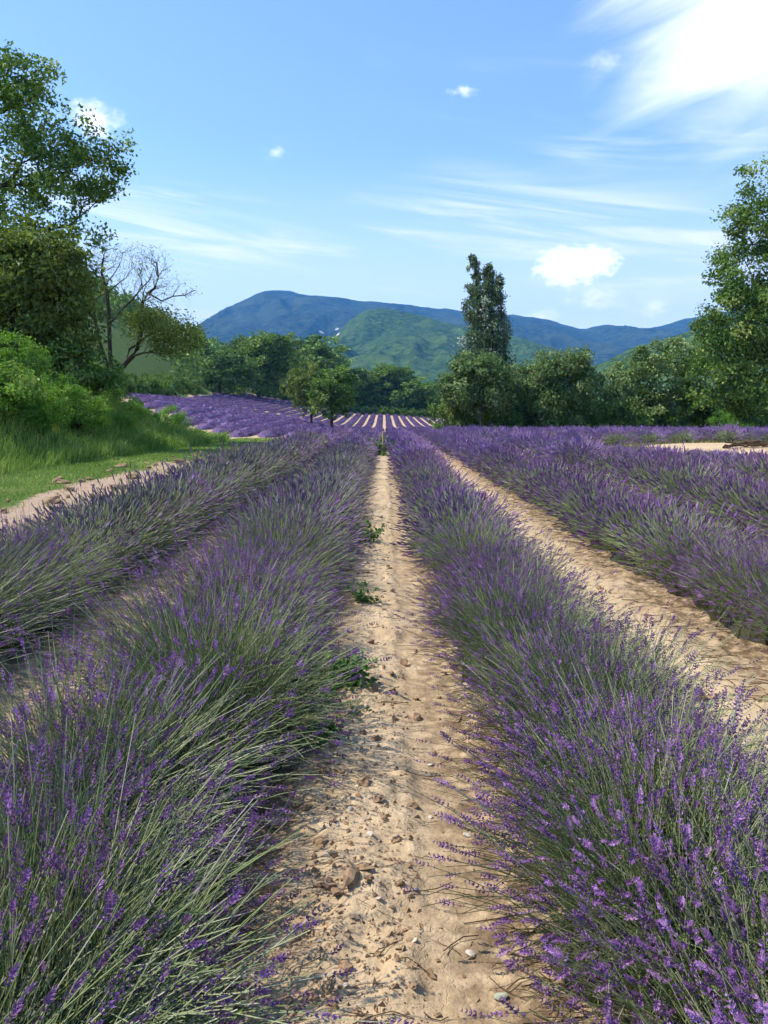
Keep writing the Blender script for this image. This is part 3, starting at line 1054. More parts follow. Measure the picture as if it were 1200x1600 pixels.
# left: the tall airy tree, the dense one below it, the thin one with bare twigs
photo_tree('leafy_tree', 'tall airy broadleaf tree cut off by the left edge, sky showing through', 'tree', -70, 42.0,
           [(-60, 260, 150, 130), (40, 200, 80, 85), (100, 260, 75, 70), (60, 330, 110, 75), (-20, 150, 90, 70), (150, 265, 45, 48), (90, 385, 55, 35), (-120, 330, 130, 130), (35, 125, 30, 35), (80, 130, 22, 28), (180, 230, 22, 18)],
           430, 25000, 0.22, 0.80, 41, leafm=M_TREE, rad0=0.34, depth=0.8, step=0.55, outward=0.3, inner=0.5)
photo_tree('leafy_tree', 'dense dark olive-green tree under the tall airy one at the left edge', 'tree', 10, 33.0,
           [(20, 460, 105, 95), (95, 470, 62, 70), (60, 410, 75, 60), (-40, 430, 100, 90), (120, 520, 40, 38), (60, 530, 70, 45)],
           300, 22000, 0.20, 0.75, 42, leafm=M_TREE_OLIVE, rad0=0.26, depth=0.9, outward=0.9)


def thin_tree():
    rng = np.random.default_rng(43)
    Y = 46.0
    x = at(174, 640, Y)[0]
    zb = at(174, 613, Y)[2]
    base = np.array((x, Y, min(zb, land1(x, Y)) - 0.05))
    t_ = thing('thin_tree', 'thin multi-stemmed tree with bare upper twigs on the grassy bank', 'tree', base)
    mt, mc = MB(), MB()
    s = Y / FPX
    nodes, parent = [np.zeros(3)], [-1]

    def chain(pts, start=0, dy=0.0):
        prev, ids = start, []
        for i_, (px, py) in enumerate(pts):
            q_ = at(px, py, Y) - base
            q_[1] = dy * (i_ + 1) / len(pts)
            nodes.append(q_)
            parent.append(prev)
            prev = len(nodes) - 1
            ids.append(prev)
        return ids
    l1 = chain([(171, 598), (168, 580), (160, 556), (152, 535), (146, 512), (142, 490), (139, 468), (130, 446), (118, 424), (112, 408)], 0, 1.0)
    l2 = chain([(174, 596), (175, 578), (174, 555), (174, 532), (174, 508), (174, 485), (172, 462), (170, 448), (165, 430), (168, 410), (172, 396)], 0, -0.8)
    l3 = chain([(180, 594), (186, 580), (196, 566), (206, 556), (212, 545), (216, 528), (219, 510), (218, 490), (219, 472), (228, 456), (238, 448), (243, 430), (240, 408)], 0, 0.6)
    l4 = chain([(200, 545), (212, 536), (222, 524), (236, 516), (252, 512)], l3[2], 1.2)
    l5 = chain([(228, 552), (244, 552), (256, 558)], l3[3], -1.2)
    l6 = chain([(190, 480), (202, 466), (212, 448), (224, 432), (228, 412)], l2[4], 1.5)
    l7 = chain([(132, 505), (122, 495), (112, 488)], l1[4], -0.8)
    l8 = chain([(252, 470), (268, 462), (286, 460), (300, 452)], l3[9], 0.5)
    # fine twigs grow towards scattered points of the upper crown
    tw = blob_points(local_ell(base, Y, [(190, 425, 62, 42), (235, 425, 44, 40), (150, 435, 42, 40), (270, 455, 40, 22), (225, 395, 34, 16), (165, 400, 40, 18)], 0.9), 520, rng, 0.2)
    lw = blob_points(local_ell(base, Y, [(252, 512, 56, 30), (285, 530, 34, 28), (232, 490, 30, 22), (262, 548, 26, 16)], 0.8), 160, rng, 0.3)
    run = [0.0]
    for q_ in range(1, len(nodes)):
        run.append(run[parent[q_]] + 0.6 * float(np.linalg.norm(nodes[q_] - nodes[parent[q_]])))
    least = {}
    for ch, r0, r1 in ((l1, 0.13, 0.03), (l2, 0.14, 0.03), (l3, 0.15, 0.03), (l4, 0.07, 0.03), (l5, 0.05, 0.02), (l6, 0.05, 0.02), (l7, 0.04, 0.02), (l8, 0.035, 0.015)):
        for q_, i_ in enumerate(ch):
            least[i_] = r0 + (r1 - r0) * q_ / len(ch)
    for arr, stp in ((tw, 0.3), (lw, 0.35)):
        for a in arr[np.argsort(arr[:, 2])]:
            N = np.array(nodes)
            dist = np.linalg.norm(a - N, axis=1)
            cost = dist + 0.6 * np.maximum(0, N[:, 2] - a[2]) + 0.55 * np.array(run)
            cost[:6] += 9
            j = int(np.argmin(cost))
            m = max(1, int(dist[j] / stp))
            prev = j
            for q_ in range(1, m + 1):
                p = nodes[j] + (a - nodes[j]) * q_ / m + (rng.normal(size=3) * 0.035 if q_ < m else 0) + np.array([0, 0, 0.10]) * dist[j] * (q_ / m) * (1 - q_ / m)
                nodes.append(p)
                run.append(run[prev] + float(np.linalg.norm(p - nodes[prev])))
                parent.append(prev)
                prev = len(nodes) - 1
    limbs(mt, nodes, parent, 0.21, 0.0075, power=2.25, least=least)
    # thin scatter of leaves above, an umbrella of foliage to the right
    c1 = tw[rng.integers(0, len(tw), 2600)] + rng.normal(size=(2600, 3)) * 0.20
    leaves(mc, c1, 0.085, rng, 0.6, a=np.clip(rng.normal(0.6, 0.25, 2600), 0, 1))
    c2 = lw[rng.integers(0, len(lw), 5200)] + rng.normal(size=(5200, 3)) * np.array([0.34, 0.34, 0.20])
    leaves(mc, c2, 0.15, rng, 0.6, a=np.clip(rng.normal(0.4, 0.25, 5200), 0, 1))
    link('trunk', mt.mesh('trunk', [M_BARK], True), t_)
    link('crown', mc.mesh('crown', [M_TREE_OLIVE]), t_)


thin_tree()

# right: edge of the field
photo_tree('leafy_tree', 'light green round tree with thin stems at the foot of the poplar', 'tree', 752, 64.0,
           [(748, 600, 56, 46), (720, 608, 30, 32), (780, 605, 28, 40), (745, 572, 36, 24)], 170, 10500, 0.25, 0.75, 51, leafm=M_TREE_PALE, rad0=0.14, bark=M_BARK_PALE, depth=0.9)


def poplar():
    rng = np.random.default_rng(52)
    Y = 70.0
    x = at(778, 640, Y)[0]
    base = np.array((x, Y, land1(x, Y) - 0.05))
    t_ = thing('poplar_tree', 'tall slender poplar with ragged windblown silvery crown', 'tree', base)
    nodes, parent = [np.zeros(3)], [-1]
    lead, att = [], []
    for pts, dy in (([(776, 640), (772, 600), (766, 560), (759, 520), (753, 480), (748, 440), (742, 400)], 0.9),
                    ([(780, 640), (780, 600), (776, 560), (771, 520), (766, 480), (764, 446), (763, 418)], -0.6),
                    ([(784, 640), (790, 600), (791, 560), (788, 520), (785, 490), (783, 460), (781, 432)], 0.5)):
        prev = 0
        line = []
        for i_, p in enumerate(pts):
            q_ = at(p[0], p[1], Y) - base
            q_[1] += dy * min(1, i_ / 3)
            nodes.append(q_)
            parent.append(prev)
            prev = len(nodes) - 1
            line.append(q_)
        lead.append(np.array(line))
    for li, (line, wid, n) in enumerate(zip(lead, (1.45, 1.35, 0.8), (150, 130, 70))):
        t = rng.uniform(0.12, 1.0, n) ** (0.85 if li < 2 else 1.1)
        k = np.minimum((t * 6).astype(int), 5)
        f = (t * 6 - k)[:, None]
        c = line[k] * (1 - f) + line[k + 1] * f
        w = wid * np.clip((1.05 - t) * 2.0, 0.14, 1.0) * np.clip(t * 4, 0.3, 1)
        att.append(c + rng.normal(size=(n, 3)) * w[:, None] * np.array([0.55, 0.55, 0.3]) + np.array([-0.28, 0, 0.1]) * w[:, None])
    att = np.concatenate(att)
    for a in att:
        N = np.array(nodes[:22])
        dist = np.linalg.norm(a - N, axis=1) + 2.0 * np.maximum(0, N[:, 2] - a[2] + 0.5)
        j = int(np.argmin(dist))
        p0, prev = nodes[j], j
        for q_ in (0.5, 1.0):
            nodes.append(p0 + (a - p0) * q_ + np.array([0, 0, -0.15 * q_ * (1 - q_)]))
            parent.append(prev)
            prev = len(nodes) - 1
    mt, mc = MB(), MB()
    limbs(mt, nodes, parent, 0.26, 0.012)
    n = 26000
    j = rng.integers(0, len(att), n)
    hi = np.clip(1.15 - (att[j][:, 2:] - 5.0) / 12.0, 0.35, 1.0)
    C = att[j] + rng.normal(size=(n, 3)) * np.array([0.30, 0.30, 0.36]) * hi
    tone = np.clip(0.42 + 0.22 * rng.normal(size=len(att))[j] + 0.25 * rng.normal(size=n), 0, 1)
    leaves(mc, C, 0.20, rng, 0.62, up=0.15, a=tone, axis=np.array([[-0.35, 0, 0.75]]))
    link('trunk', mt.mesh('trunk', [M_BARK], True), t_)
    link('crown', mc.mesh('crown', [M_POPLAR]), t_)


poplar()
photo_tree('leafy_tree', 'broad pale-leaved tree standing just right of the poplar', 'tree', 868, 66.0,
           [(880, 590, 62, 46), (840, 600, 42, 46), (915, 612, 30, 46), (862, 640, 62, 34), (905, 575, 28, 22), (812, 612, 26, 44)], 260, 17000, 0.27, 0.8, 53, leafm=M_TREE_PALE, rad0=0.22, depth=0.8)
photo_tree('leafy_tree', 'broad rounded tree left of the tallest right-hand tree', 'tree', 1020, 67.0,
           [(1040, 580, 58, 50), (990, 600, 44, 44), (1065, 620, 44, 52), (1000, 640, 60, 34), (965, 620, 26, 36)], 260, 17000, 0.27, 0.8, 54, leafm=M_TREE_PALE, rad0=0.22, depth=0.8)
photo_tree('leafy_tree', 'tallest tree at the right edge, dense green and cut off by the frame', 'tree', 1215, 60.0,
           [(1210, 330, 60, 75), (1180, 420, 62, 70), (1150, 510, 62, 62), (1230, 480, 110, 120), (1140, 580, 58, 70), (1200, 600, 90, 70), (1290, 400, 90, 110), (1152, 340, 22, 18), (1130, 424, 20, 14), (1108, 478, 24, 18), (1168, 270, 14, 16), (1300, 580, 100, 90)],
           700, 58000, 0.26, 1.0, 55, leafm=M_TREE, rad0=0.42, depth=0.8, tip_r=0.014, step=0.8)

# generic trees for the far tree line: a handful of shapes, copied and scaled
GEN = []
for k in range(5):
    rng = np.random.default_rng(60 + k)
    ell = [(rng.normal() * 1.2, rng.normal() * 1.2, 6.3 + rng.normal() * 0.9, 2.6, 2.6, 2.4) for _ in range(4)] + [(0, 0, 4.2, 3.3, 3.3, 2.2)]
    if k >= 2:        # crowns that reach almost to the ground
        ell += [(rng.normal() * 0.8, rng.normal() * 0.8, 2.3, 3.1, 3.1, 2.2), (0, 0, 5.2, 3.3, 3.3, 3.0)]
    trunk = [np.array((0.15 * math.sin(2 * t + k), 0, 6.0 * t - 0.1)) for t in np.linspace(0, 1, 8)]
    GEN.append(make_tree_meshes(trunk, ell, (150, 150, 210, 210, 210)[k], (6500, 6500, 9500, 9500, 9500)[k], 0.44, 0.95, rng, M_BARK, (M_TREE, M_TREE_OLIVE, M_WOODS, M_TREE, M_WOODS)[k], 0.22, limb_att=90))


def far_tree(label, px, py_top, Y, width_px, k, group=None, base_py=None, name='leafy_tree', rot=None):
    x = at(px, 640, Y)[0]
    zb = land1(x, Y) if base_py is None else at(px, base_py, Y)[2]
    zb = min(zb, land1(x, Y))
    zt = at(px, py_top, Y)[2]
    sz = (zt - zb) / 9.1
    sx_ = (width_px * Y / FPX) / 7.6
    t = tree(name, label, 'tree', (x, Y, zb - 0.05), GEN[k % 5], group)
    t.scale = (sx_, sx_, sz)
    t.rotation_euler = (0, 0, rot if rot is not None else (px * 0.37) % 6.28)
    return t


far_tree('small round tree with a thin trunk standing alone in the far lavender', 519, 574, 98.0, 84, 0)
far_tree('small tree just behind and left of the lone one in the far lavender', 487, 572, 108.0, 66, 1)
for i_, (lab, px, top, Y, w) in enumerate((
        ('tall green tree at the left end of the far tree line, beside the hill', 345, 545, 190, 90),
        ('tallest tree of the far tree line, left of the round-topped one', 405, 526, 205, 104),
        ('round-topped olive-green tree of the far tree line above the lone tree', 488, 528, 235, 112),
        ('low green tree right of the round-topped one, behind the lone tree', 548, 566, 238, 60),
        ('spreading tree of the far tree line with dark gaps below its crown', 592, 574, 240, 74),
        ('dark round tree of the far tree line near the mountain foot', 640, 590, 236, 76),
        ('low dark tree ending the far tree line left of the poplar', 688, 600, 232, 60))):
    far_tree(lab, px, top, Y, w, (2, 3, 4, 2, 3, 4, 3)[i_], 'far tree line')
for i_, (px, top, Y, w) in enumerate(((320, 528, 215, 60), (372, 530, 225, 70), (430, 540, 250, 70), (455, 548, 255, 60), (530, 572, 262, 60), (570, 588, 268, 60), (616, 592, 270, 60),
                                      (662, 606, 268, 56), (712, 604, 262, 60))):
    far_tree('tree of the second rank behind the far tree line', px, top, Y, w, 2 + i_ % 3, 'second rank of the far tree line')


# shrubs
def shrub_meshes(seed, ell, n_att, n_leaf, leaf, clump, mat, rad0=0.05):
    rng = np.random.default_rng(seed)
    trunk = [np.array((0, 0, -0.05)), np.array((0.02, 0.01, 0.15)), np.array((0.04, 0, 0.35)), np.array((0.03, 0.02, 0.6))]
    return make_tree_meshes(trunk, ell, n_att, n_leaf, leaf, clump, rng, M_BARK, mat, rad0, tip_r=0.006, step=0.3, outward=0.9, inner=0.2)


SH_BRIGHT = [shrub_meshes(70 + k, [(0, 0, 0.8, 1.1, 1.0, 0.85), (0.6, 0.2, 0.6, 0.8, 0.8, 0.6), (-0.6, -0.1, 0.7, 0.7, 0.8, 0.7)], 110, 6500, 0.085, 0.30, M_BUSH) for k in range(2)]
SH_DARK = [shrub_meshes(75 + k, [(0, 0, 0.8, 1.1, 1.0, 0.9), (0.5, 0, 0.5, 0.9, 0.8, 0.5)], 90, 3600, 0.13, 0.32, M_TREE) for k in range(2)]


def shrub(label, x, y, s, meshes, group=None, sz=1.0, name='shrub', rot=0.0, dz=0.0):
    t = thing(name, label, 'shrub', (x, y, land1(x, y) - 0.04 + dz), group)
    a = link('trunk', meshes[0], t)
    a.name = 'stem'
    b = link('crown', meshes[1], t)
    b.name = 'foliage'
    t.scale = (s, s, s * sz)
    t.rotation_euler = (0, 0, rot)
    return t


shrub('large bright green shrub at the left edge, topmost on the bank', at(18, 560, 29)[0], 29, 1.1, SH_BRIGHT[0], sz=1.0, rot=0.4)
shrub('bright green shrub spilling down the bank in the middle of the shrubs', at(84, 600, 28)[0], 28, 1.0, SH_BRIGHT[1], rot=2.0)
shrub('bright green shrub at the left edge, low on the bank above the verge', at(0, 650, 24)[0], 24, 1.05, SH_BRIGHT[1], rot=4.0)
shrub('yellow-green shrub near the foot of the bank, left of the tall grass', at(58, 660, 25.5)[0], 25.5, 0.95, SH_BRIGHT[0], rot=1.2)
shrub('low bright shrub on the bank right of the shrub that spills down', at(122, 650, 29)[0], 29, 0.95, SH_BRIGHT[0], rot=2.6)
shrub('small yellow-green shrub at the bank foot below the thin tree', at(150, 680, 31)[0], 31, 0.6, SH_BRIGHT[1], rot=0.9)
shrub('small bright shrub in the tall grass right of the thin tree', at(214, 668, 38)[0], 38, 0.6, SH_BRIGHT[0], rot=5.2)
shrub('dark green shrub below the dense olive tree, behind the bright ones', at(108, 570, 33)[0], 33, 1.5, SH_DARK[0], rot=0.3)
for lab, px_, Y_, s_, m_ in (('rounded bright shrub on the crest of the bank left of the thin tree', 128, 36, 0.95, 0), ('low bright shrub on the bank slope under the thin tree', 168, 38, 0.75, 1),
                              ('bright shrub on the bank crest just right of the thin tree', 205, 41, 0.6, 0), ('yellow-green shrub halfway along the falling bank', 236, 44, 0.6, 1),
                              ('low shrub at the bank foot beside the short verge grass', 190, 34, 0.5, 0), ('last low shrub where the bank meets the far lavender', 306, 50, 0.5, 1)):
    shrub(lab, float(at(px_, 640, Y_)[0]), Y_, s_, SH_BRIGHT[m_], rot=px_ * 0.1)
shrub('dark shrub wedged between the bright shrubs at the left edge', at(8, 605, 25)[0], 25, 1.0, SH_DARK[1], rot=2.3)
shrub('loose green shrub at the far end of the grassy bank', at(268, 660, 47)[0], 47, 0.85, SH_BRIGHT[0], rot=3.3, sz=1.2)
shrub('pale green shrub at the lower right below the tallest tree', at(1132, 655, 58)[0], 58, 0.95, SH_BRIGHT[1], rot=5, sz=1.3)
shrub('small green shrub right of the pale one below the tallest tree', at(1170, 664, 58)[0], 58, 0.7, SH_BRIGHT[0], rot=1)
for k, (px, Y, s) in enumerate(((150, 84, 1.6), (195, 88, 1.5), (225, 95, 1.7), (262, 112, 1.9), (285, 122, 2.2), (305, 140, 2.5), (330, 160, 2.4), (250, 100, 1.5), (172, 92, 1.5), (420, 222, 2.2), (445, 226, 2.0))):
    x = min(at(px, 600, Y)[0], field_edge(Y) - 1.5) if Y < 200 else at(px, 600, Y)[0]
    shrub('dark green shrub along the upper edge of the far left lavender slope', float(x), Y, s, SH_DARK[k % 2], 'shrubs edging the far lavender', rot=k * 1.3)
# low hedge under the right-hand trees closes the view below their crowns
for k in range(18):
    px = 700 + k * 30
    x = at(px, 640, 66.0)[0]
    shrub('dark undergrowth shrub in the shade below the right-hand tree line', float(x), 66.0 + (k % 3) * 0.9, 1.55 + 0.3 * math.sin(k * 2.1), SH_DARK[k % 2], 'undergrowth below the right-hand trees', sz=1.35, rot=k * 1.7)
for k in range(16):
    px = 540 + k * 15
    x = at(px, 640, 226.0)[0]
    shrub('dark low bush in the line along the top of the striped field', float(x), 226.0 + (k % 2), 1.5, SH_DARK[k % 2], 'bushes along the top of the striped field', rot=k * 0.9)


# woods on the hill to the left, one far mass
def woods():
    rng = np.random.default_rng(80)
    mb = MB()
    pts = []
    while len(pts) < 620:
        y = rng.uniform(150, 420)
        x = rng.uniform(-190, -38)
        s = float(field_edge(y)) - x
        if s < 3 or abs(x) > y * 0.56 + 10:
            continue
        clear = fbm(np.array([x * 0.02]), np.array([y * 0.02]), 2, 3)[0]
        if y < 250 and s < 30 and x / y > -0.42 and x / y < -0.25:
            continue           # the open terrace
        if s < 12 and clear > 0.1:
            continue
        pts.append((x, y))
    for x, y in pts:
        z = land1(x, y)
        h = rng.uniform(5.5, 10.5)
        w = h * rng.uniform(0.34, 0.5)
        n = 95
        d = unit(rng.normal(size=(n, 3)) + np.array([0, 0, 0.25]))
        C = np.array((x, y, z + h * 0.55)) + d * np.array((w, w, h * 0.48)) * rng.uniform(0.65, 1.05, (n, 1))
        leaves(mb, C, 1.25, rng, 0.75, outward=d * 1.5, up=0.4, a=np.clip(rng.normal(0.45, 0.2) + rng.normal(size=n) * 0.15, 0, 1))
    link('woods', mb.mesh('woods', [M_WOODS]), kind='stuff', label='woods covering the hill behind the left-hand trees')


woods()


# ------------------------------------------------------------------ grass of verge, bank and patch edge
def grass_stuff(name, label, n, sampler, hgt, wid, seed, mat):
    rng = np.random.default_rng(seed)
    x, y, hs = sampler(rng, n)
    n = len(x)
    z = land(x, y)
    h = hgt * hs * rng.uniform(0.5, 1.3, n)
    an = rng.uniform(0, 2 * np.pi, n)
    lean = rng.normal(size=(n, 2)) * 0.3 + np.array([0.25, 0.0])
    b = np.stack([x, y, z - 0.01], -1)
    sd = np.stack([np.cos(an), np.sin(an), np.zeros(n)], -1) * (wid * rng.uniform(0.6, 1.3, n) * (0.7 + y / 45))[:, None]
    mid = b + np.stack([lean[:, 0] * h * 0.3, lean[:, 1] * h * 0.3, h * 0.6], -1)
    tip = b + np.stack([lean[:, 0] * h, lean[:, 1] * h, h], -1)
    V = np.stack([b - sd, b + sd, mid + sd * 0.7, mid - sd * 0.7, tip], 1)
    i = np.arange(n)[:, None] * 5
    mb = MB()
    tone = np.clip(0.45 + 0.30 * fbm(x * 0.5, y * 0.3, 3, seed) + rng.normal(size=n) * 0.22, 0, 1)
    mb.add(V.reshape(-1, 3), tris=i + [3, 2, 4], quads=i + [0, 1, 2, 3], a=np.repeat(tone, 5))
    link(name, mb.mesh(name, [mat]), kind='stuff', label=label)


def s_bank(rng, n):
    y = rng.uniform(13, 56, n)
    x = -rng.uniform(9.2, 19, n) + np.clip(y - 48, 0, 20) * -0.3
    k = (np.abs(x) < y * 0.52 + 1.5)
    x, y = x[k], y[k]
    return x, y, np.clip(1.0 + 0.6 * fbm(x * 0.5, y * 0.25, 2, 90), 0.4, 1.8)


def s_verge(rng, n):
    y = rng.uniform(9, 56, n)
    x = -rng.uniform(4.4, 10.2, n)
    m = sst(-x, 5.7, 7.7) + 0.75 * sst(-x, 4.3, 4.9) * (0.22 + 0.9 * fbm(x * 0.45, y * 0.14, 3, 31))
    k = (np.abs(x) < y * 0.52 + 1.0) & (m > 0.5 + 0.2 * rng.normal(size=len(x)))
    return x[k], y[k], np.ones(k.sum())


def s_patch(rng, n):
    a = rng.uniform(0, 2 * np.pi, n)
    r = 1.02 + 0.09 * rng.normal(size=n)
    x = PATCH[0] + np.cos(a) * r * PATCH[2]
    y = PATCH[1] + np.sin(a) * r * PATCH[3]
    return x, y, np.ones(n)


grass_stuff('tall_grass', 'tall green and straw grass on the left bank', 60000, s_bank, 0.42, 0.010, 91, M_GRASS)
grass_stuff('verge_grass', 'short green grass of the verge left of the lavender', 60000, s_verge, 0.075, 0.008, 92, M_GRASS)
grass_stuff('patch_grass', 'olive grass fringing the bare patch on the right', 5000, s_patch, 0.13, 0.012, 93, M_DRYGRASS)


# ------------------------------------------------------------------ clods, stones, crumbs and litter on the soil
def lump_mesh(name, seed, mat, flat=0.7, sharp=0.35):
    bm = bmesh.new()
    bmesh.ops.create_icosphere(bm, subdivisions=2, radius=1.0)
    r = np.random.default_rng(seed)
    k = r.normal(size=(7, 3))
    k /= np.linalg.norm(k, axis=1, keepdims=True)
    off = r.uniform(0.45, 0.95, 7)
    for v in bm.verts:
        p = np.array(v.co)
        for kk, oo in zip(k, off):
            d = p @ kk
            if d > oo:
                p = p - kk * (d - oo) * 0.85
        p = p * (1 + r.normal() * sharp * 0.22)
        p[2] *= flat
        v.co = p
    me = bpy.data.meshes.new(name)
    bm.to_mesh(me)
    bm.free()
    me.materials.append(mat)
    return me


CLODS = [lump_mesh('soil_clod', 400 + k, M_CLOD, 0.75, 0.9) for k in range(6)]
STONES = [lump_mesh('stone', 420 + k, M_STONE, 0.55, 0.2) for k in range(4)]


def ground_z(x, y):
    return float((land(np.array([x]), np.array([y])) + fine_relief(np.array([x]), np.array([y])))[0])


def on_ground(px, py):
    u, v = ray(px, py)
    y = -CAM_H / v
    return u * y, y


def lump(name, me, x, y, s, rng, sx_=1.0, **kw):
    o = link(name, me, GROUND, (x, y, ground_z(x, y) + s * 0.22), **kw)
    o.scale = (s * sx_, s * rng.uniform(0.8, 1.2), s * rng.uniform(0.7, 1.0))
    o.rotation_euler = (rng.normal() * 0.3, rng.normal() * 0.3, rng.uniform(0, 6.28))
    return o


crng = np.random.default_rng(500)
# the ones that stand out in the photograph
for px, py, w in ((548, 1400, 34), (570, 1382, 22), (652, 1122, 16), (505, 1215, 22), (585, 1085, 13), (630, 1038, 15), (650, 1016, 9), (668, 1102, 7), (590, 1265, 16), (570, 1240, 22), (672, 1525, 14),
                  (645, 1555, 12), (640, 1475, 10), (603, 1485, 9), (590, 1500, 10), (612, 1062, 9), (615, 1090, 9), (650, 1090, 10), (635, 1122, 9), (512, 1405, 26), (530, 1420, 18), (580, 1012, 12),
                  (707, 1225, 6), (685, 1498, 6), (648, 1368, 9), (600, 1360, 7), (500, 1330, 18), (520, 1300, 12), (600, 960, 9), (645, 960, 8), (612, 925, 8)):
    x, y = on_ground(px, py)
    s = w * math.hypot(y, CAM_H) / FPX * 0.5
    lump('soil_clod', CLODS[crng.integers(6)], x, y, s, crng, crng.uniform(0.9, 1.4))
for k in range(190):
    y = 1.9 * (1 / (1 - crng.uniform(0, 0.86)))
    x = crng.normal(-0.12, 0.20) if crng.uniform() < 0.8 else crng.uniform(-0.6, 0.6)
    if 0.12 < x < 0.34 and crng.uniform() < 0.85:
        continue
    lump('soil_clod', CLODS[crng.integers(6)], x, y, 0.005 + 0.017 * crng.uniform() ** 2.5 + 0.0006 * y, crng, crng.uniform(0.9, 1.4))
for k in range(60):
    y = crng.uniform(4.2, 16)
    lump('soil_clod', CLODS[crng.integers(6)], crng.normal(1.88, 0.15), y, 0.010 + 0.03 * crng.uniform() ** 2, crng, 1.2)
for px, py, w in ((650, 1398, 7), (730, 1300, 9), (592, 1423, 7), (647, 1476, 8), (500, 1488, 7), (673, 1275, 6), (528, 1306, 5), (672, 1192, 7), (490, 1230, 5), (510, 1352, 6)):
    x, y = on_ground(px, py)
    lump('stone', STONES[crng.integers(4)], x, y, w * math.hypot(y, CAM_H) / FPX * 0.7, crng)
for k in range(40):
    y = 2 + 12 * crng.uniform() ** 2
    lump('stone', STONES[crng.integers(4)], crng.normal(-0.1, 0.22), y, 0.006 + 0.010 * crng.uniform() ** 2, crng)
x, y = on_ground(781, 1553)
gs = lump_mesh('stone', 450, M_GREENSTONE, 0.6, 0.2)
lump('stone', gs, x, y, 0.022, crng, label='pale green stone at the foot of the right-hand lavender')
x, y = on_ground(1082, 711)
lump('stone', STONES[0], x, y, 0.22, crng, label='white stone beside the bare patch')
# rough pinkish clods along the dirt strip left of the lavender
for k in range(150):
    y = crng.uniform(9.5, 46)
    x = -crng.uniform(4.6, 7.4)
    if abs(x) > y * 0.5 + 0.3:
        continue
    lump('soil_clod', CLODS[crng.integers(6)], x, y, 0.04 + 0.11 * crng.uniform() ** 2, crng, 1.3)


def crumbs():
    rng = np.random.default_rng(520)
    n = 4200
    y = 1.75 / (1 - rng.uniform(0, 0.84, n))
    x = np.where(rng.uniform(size=n) < 0.75, rng.normal(-0.10, 0.22, n), rng.uniform(-0.6, 0.62, n))
    k = ~((x > 0.12) & (x < 0.34) & (rng.uniform(size=n) < 0.8))
    x, y = x[k], y[k]
    x2 = rng.normal(1.9, 0.22, 1500)
    y2 = rng.uniform(4.2, 14, 1500)
    x, y = np.concatenate([x, x2]), np.concatenate([y, y2])
    n = len(x)
    s = 0.0022 + 0.0095 * rng.uniform(size=n) ** 3 + 0.0003 * y
    P = np.stack([x, y, land(x, y) + fine_relief(x, y)], -1)
    base = np.array([[1, 0, 0], [-0.4, 0.9, 0], [-0.6, -0.8, 0.1], [0.2, 0.1, 0.95], [0.1, -0.3, -0.5]])
    V = P[:, None] + (base[None] + rng.normal(size=(n, 5, 3)) * 0.3) * s[:, None, None] * rng.choice([-1, 1], (n, 1, 1)) * np.array([1, 1, 1])
    V[..., 2] = np.maximum(V[..., 2], P[:, None, 2] - 0.004)
    i = np.arange(n)[:, None] * 5
    T = np.concatenate([i + [0, 1, 3], i + [1, 2, 3], i + [2, 0, 3], i + [1, 0, 4], i + [2, 1, 4], i + [0, 2, 4]])
    mb = MB()
    mb.add(V.reshape(-1, 3), tris=T)
    link('soil_crumbs', mb.mesh('soil_crumbs', [M_CLOD]), GROUND, kind='stuff')


crumbs()


def litter():
    """fallen dry stems along the row edges"""
    rng = np.random.default_rng(530)
    sp = []
    for cx, lo, hi, n in ((-0.05, -0.4, 0.45, 60), (-0.52, -0.20, 0.10, 1300), (0.46, -0.06, 0.22, 200), (1.62, -0.1, 0.2, 200), (2.2, -0.2, 0.1, 200)):
        y = (1.7 if cx < 1 else 4.0) / (1 - rng.uniform(0, 0.78, n))
        sp.append(np.stack([cx + rng.uniform(lo, hi, n), y], -1))
    sp = np.concatenate(sp)
    n = len(sp)
    an = rng.normal(0, 0.5, n) + np.where(sp[:, 0] < 0, 0, np.pi)
    L = rng.uniform(0.04, 0.20, n)
    K = 4
    t = np.linspace(-0.5, 0.5, K)
    P = np.zeros((n, K, 3))
    bend = rng.normal(size=n) * 0.5
    for k in range(K):
        P[:, k, 0] = sp[:, 0] + np.cos(an + bend * t[k]) * L * t[k]
        P[:, k, 1] = sp[:, 1] + np.sin(an + bend * t[k]) * L * t[k]
    P[..., 2] = land(P[..., 0], P[..., 1]) + fine_relief(P[..., 0], P[..., 1]) + 0.003 + 0.012 * rng.uniform(size=(n, 1)) * np.abs(np.sin(np.arange(K) * 1.3 + rng.uniform(0, 6, (n, 1))))
    mb = MB()
    tubes(mb, P, np.broadcast_to((0.0008 + 0.0011 * rng.uniform(size=(n, 1)) + 0.0001 * sp[:, 1:]), (n, K)), 3)
    link('dry_litter', mb.mesh('dry_litter', [M_TWIG]), GROUND, kind='stuff')


litter()


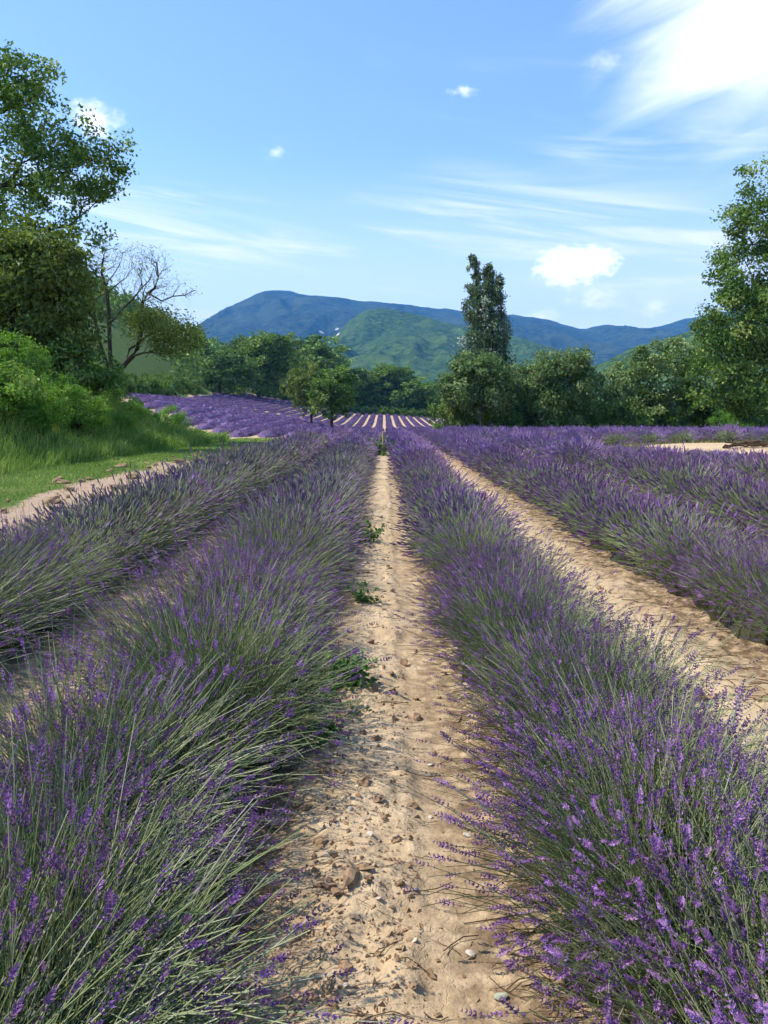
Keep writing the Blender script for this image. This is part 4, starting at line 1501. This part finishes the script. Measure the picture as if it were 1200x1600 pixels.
# ------------------------------------------------------------------ weeds, stake, branch pile
def weed(label, px, py, s, n, seed, spread=1.0):
    rng = np.random.default_rng(seed)
    x, y = on_ground(px, py)
    t = thing('weed', label, 'weed', (x, y, ground_z(x, y) - 0.005))
    ms, ml = MB(), MB()
    K = 4
    P = np.zeros((n, K, 3))
    a = rng.uniform(0, 2 * np.pi, n)
    th = rng.uniform(0.2, 1.35, n)
    for k in range(1, K):
        d = np.stack([np.sin(th) * np.cos(a) * spread, np.sin(th) * np.sin(a) * spread, np.cos(th)], -1)
        P[:, k] = P[:, k - 1] + d * (s * rng.uniform(0.2, 0.42, n))[:, None]
        th = th + 0.15
    tubes(ms, P, np.full((n, K), 0.0016), 3, 0.4)
    j = np.repeat(np.arange(n), 9)
    tt = rng.uniform(0.25, 1.0, len(j))
    kk = np.minimum((tt * 3).astype(int), 2)
    f = (tt * 3 - kk)[:, None]
    C = P[j, kk] * (1 - f) + P[j, kk + 1] * f + rng.normal(size=(len(j), 3)) * s * 0.07
    C[:, 2] = np.maximum(C[:, 2], 0.006)
    leaves(ml, C, s * 0.20, rng, 0.55, up=1.2, fold=0.08)
    link('stem', ms.mesh('stem', [M_WEED]), t)
    link('foliage', ml.mesh('foliage', [M_WEED]), t)


weed('largest dark green weed at the left edge of the path', 540, 1078, 0.24, 34, 601)
weed('green weed at the left path edge, just below the largest one', 503, 1108, 0.17, 20, 602)
weed('small green weed at the left path edge, nearest to the viewer', 508, 1172, 0.15, 20, 603)
weed('green weed at the foot of the left row, farther up the path', 562, 948, 0.19, 20, 604)
weed('green weed spreading from the left row halfway up the path', 578, 852, 0.28, 24, 605)
weed('low grey-green weed beside the largest one on the path', 552, 1128, 0.08, 12, 606, 1.5)
weed('bushy green weed at the far end of the path, left of the stake', 592, 709, 0.75, 26, 607)
weed('pale green weed at the far end of the path, right of the stake', 609, 710, 0.6, 22, 608)


def stake():
    x, y = on_ground(599, 709)
    t = thing('wooden_stake', 'slim pale wooden stake standing at the far end of the sandy path', 'stake', (x, y, ground_z(x, y) - 0.05))
    mb = MB()
    P = np.array([[(0, 0, 0), (0.004, 0, 0.3), (0.0, 0.003, 0.6), (-0.008, 0, 0.86), (-0.010, 0, 0.91)]], float)
    tubes(mb, P, np.array([[0.044, 0.043, 0.042, 0.040, 0.028]]), 7)
    cap = np.array([[-0.010 + 0.028 * math.cos(k * 2 * math.pi / 7), 0.028 * math.sin(k * 2 * math.pi / 7), 0.912] for k in range(7)] + [[-0.010, 0, 0.922]])
    mb.add(cap, tris=[(k, (k + 1) % 7, 7) for k in range(7)])
    link('post', mb.mesh('post', [M_STAKE], True), t)


stake()


def branch_pile():
    rng = np.random.default_rng(620)
    x, y = at(1186, 704, 30)[0], 30.0
    t = thing('branch_pile', 'low pile of dead brown branches on the bare patch at the right edge', 'branch pile', (x, y, land1(x, y)))
    for k in range(16):
        mb = MB()
        L = rng.uniform(0.7, 1.9)
        a = rng.normal(0.1, 0.35)
        c = rng.normal(size=2) * np.array([0.45, 0.25])
        z = 0.05 + 0.20 * rng.uniform() * (1 - abs(c[0]) / 1.6)
        tt = np.linspace(-0.5, 0.5, 6)
        P = np.stack([c[0] + np.cos(a) * L * tt, c[1] + np.sin(a) * L * tt, z + rng.normal() * 0.08 * tt + 0.03 * np.sin(tt * 5 + k)], -1)
        P += rng.normal(size=P.shape) * 0.02
        P[:, 2] = np.maximum(P[:, 2], 0.03)
        r = rng.uniform(0.022, 0.055)
        tubes(mb, P[None], (r * np.linspace(1.1, 0.5, 6))[None], 6)
        link('branch', mb.mesh('branch', [M_TWIG], True), t)


branch_pile()
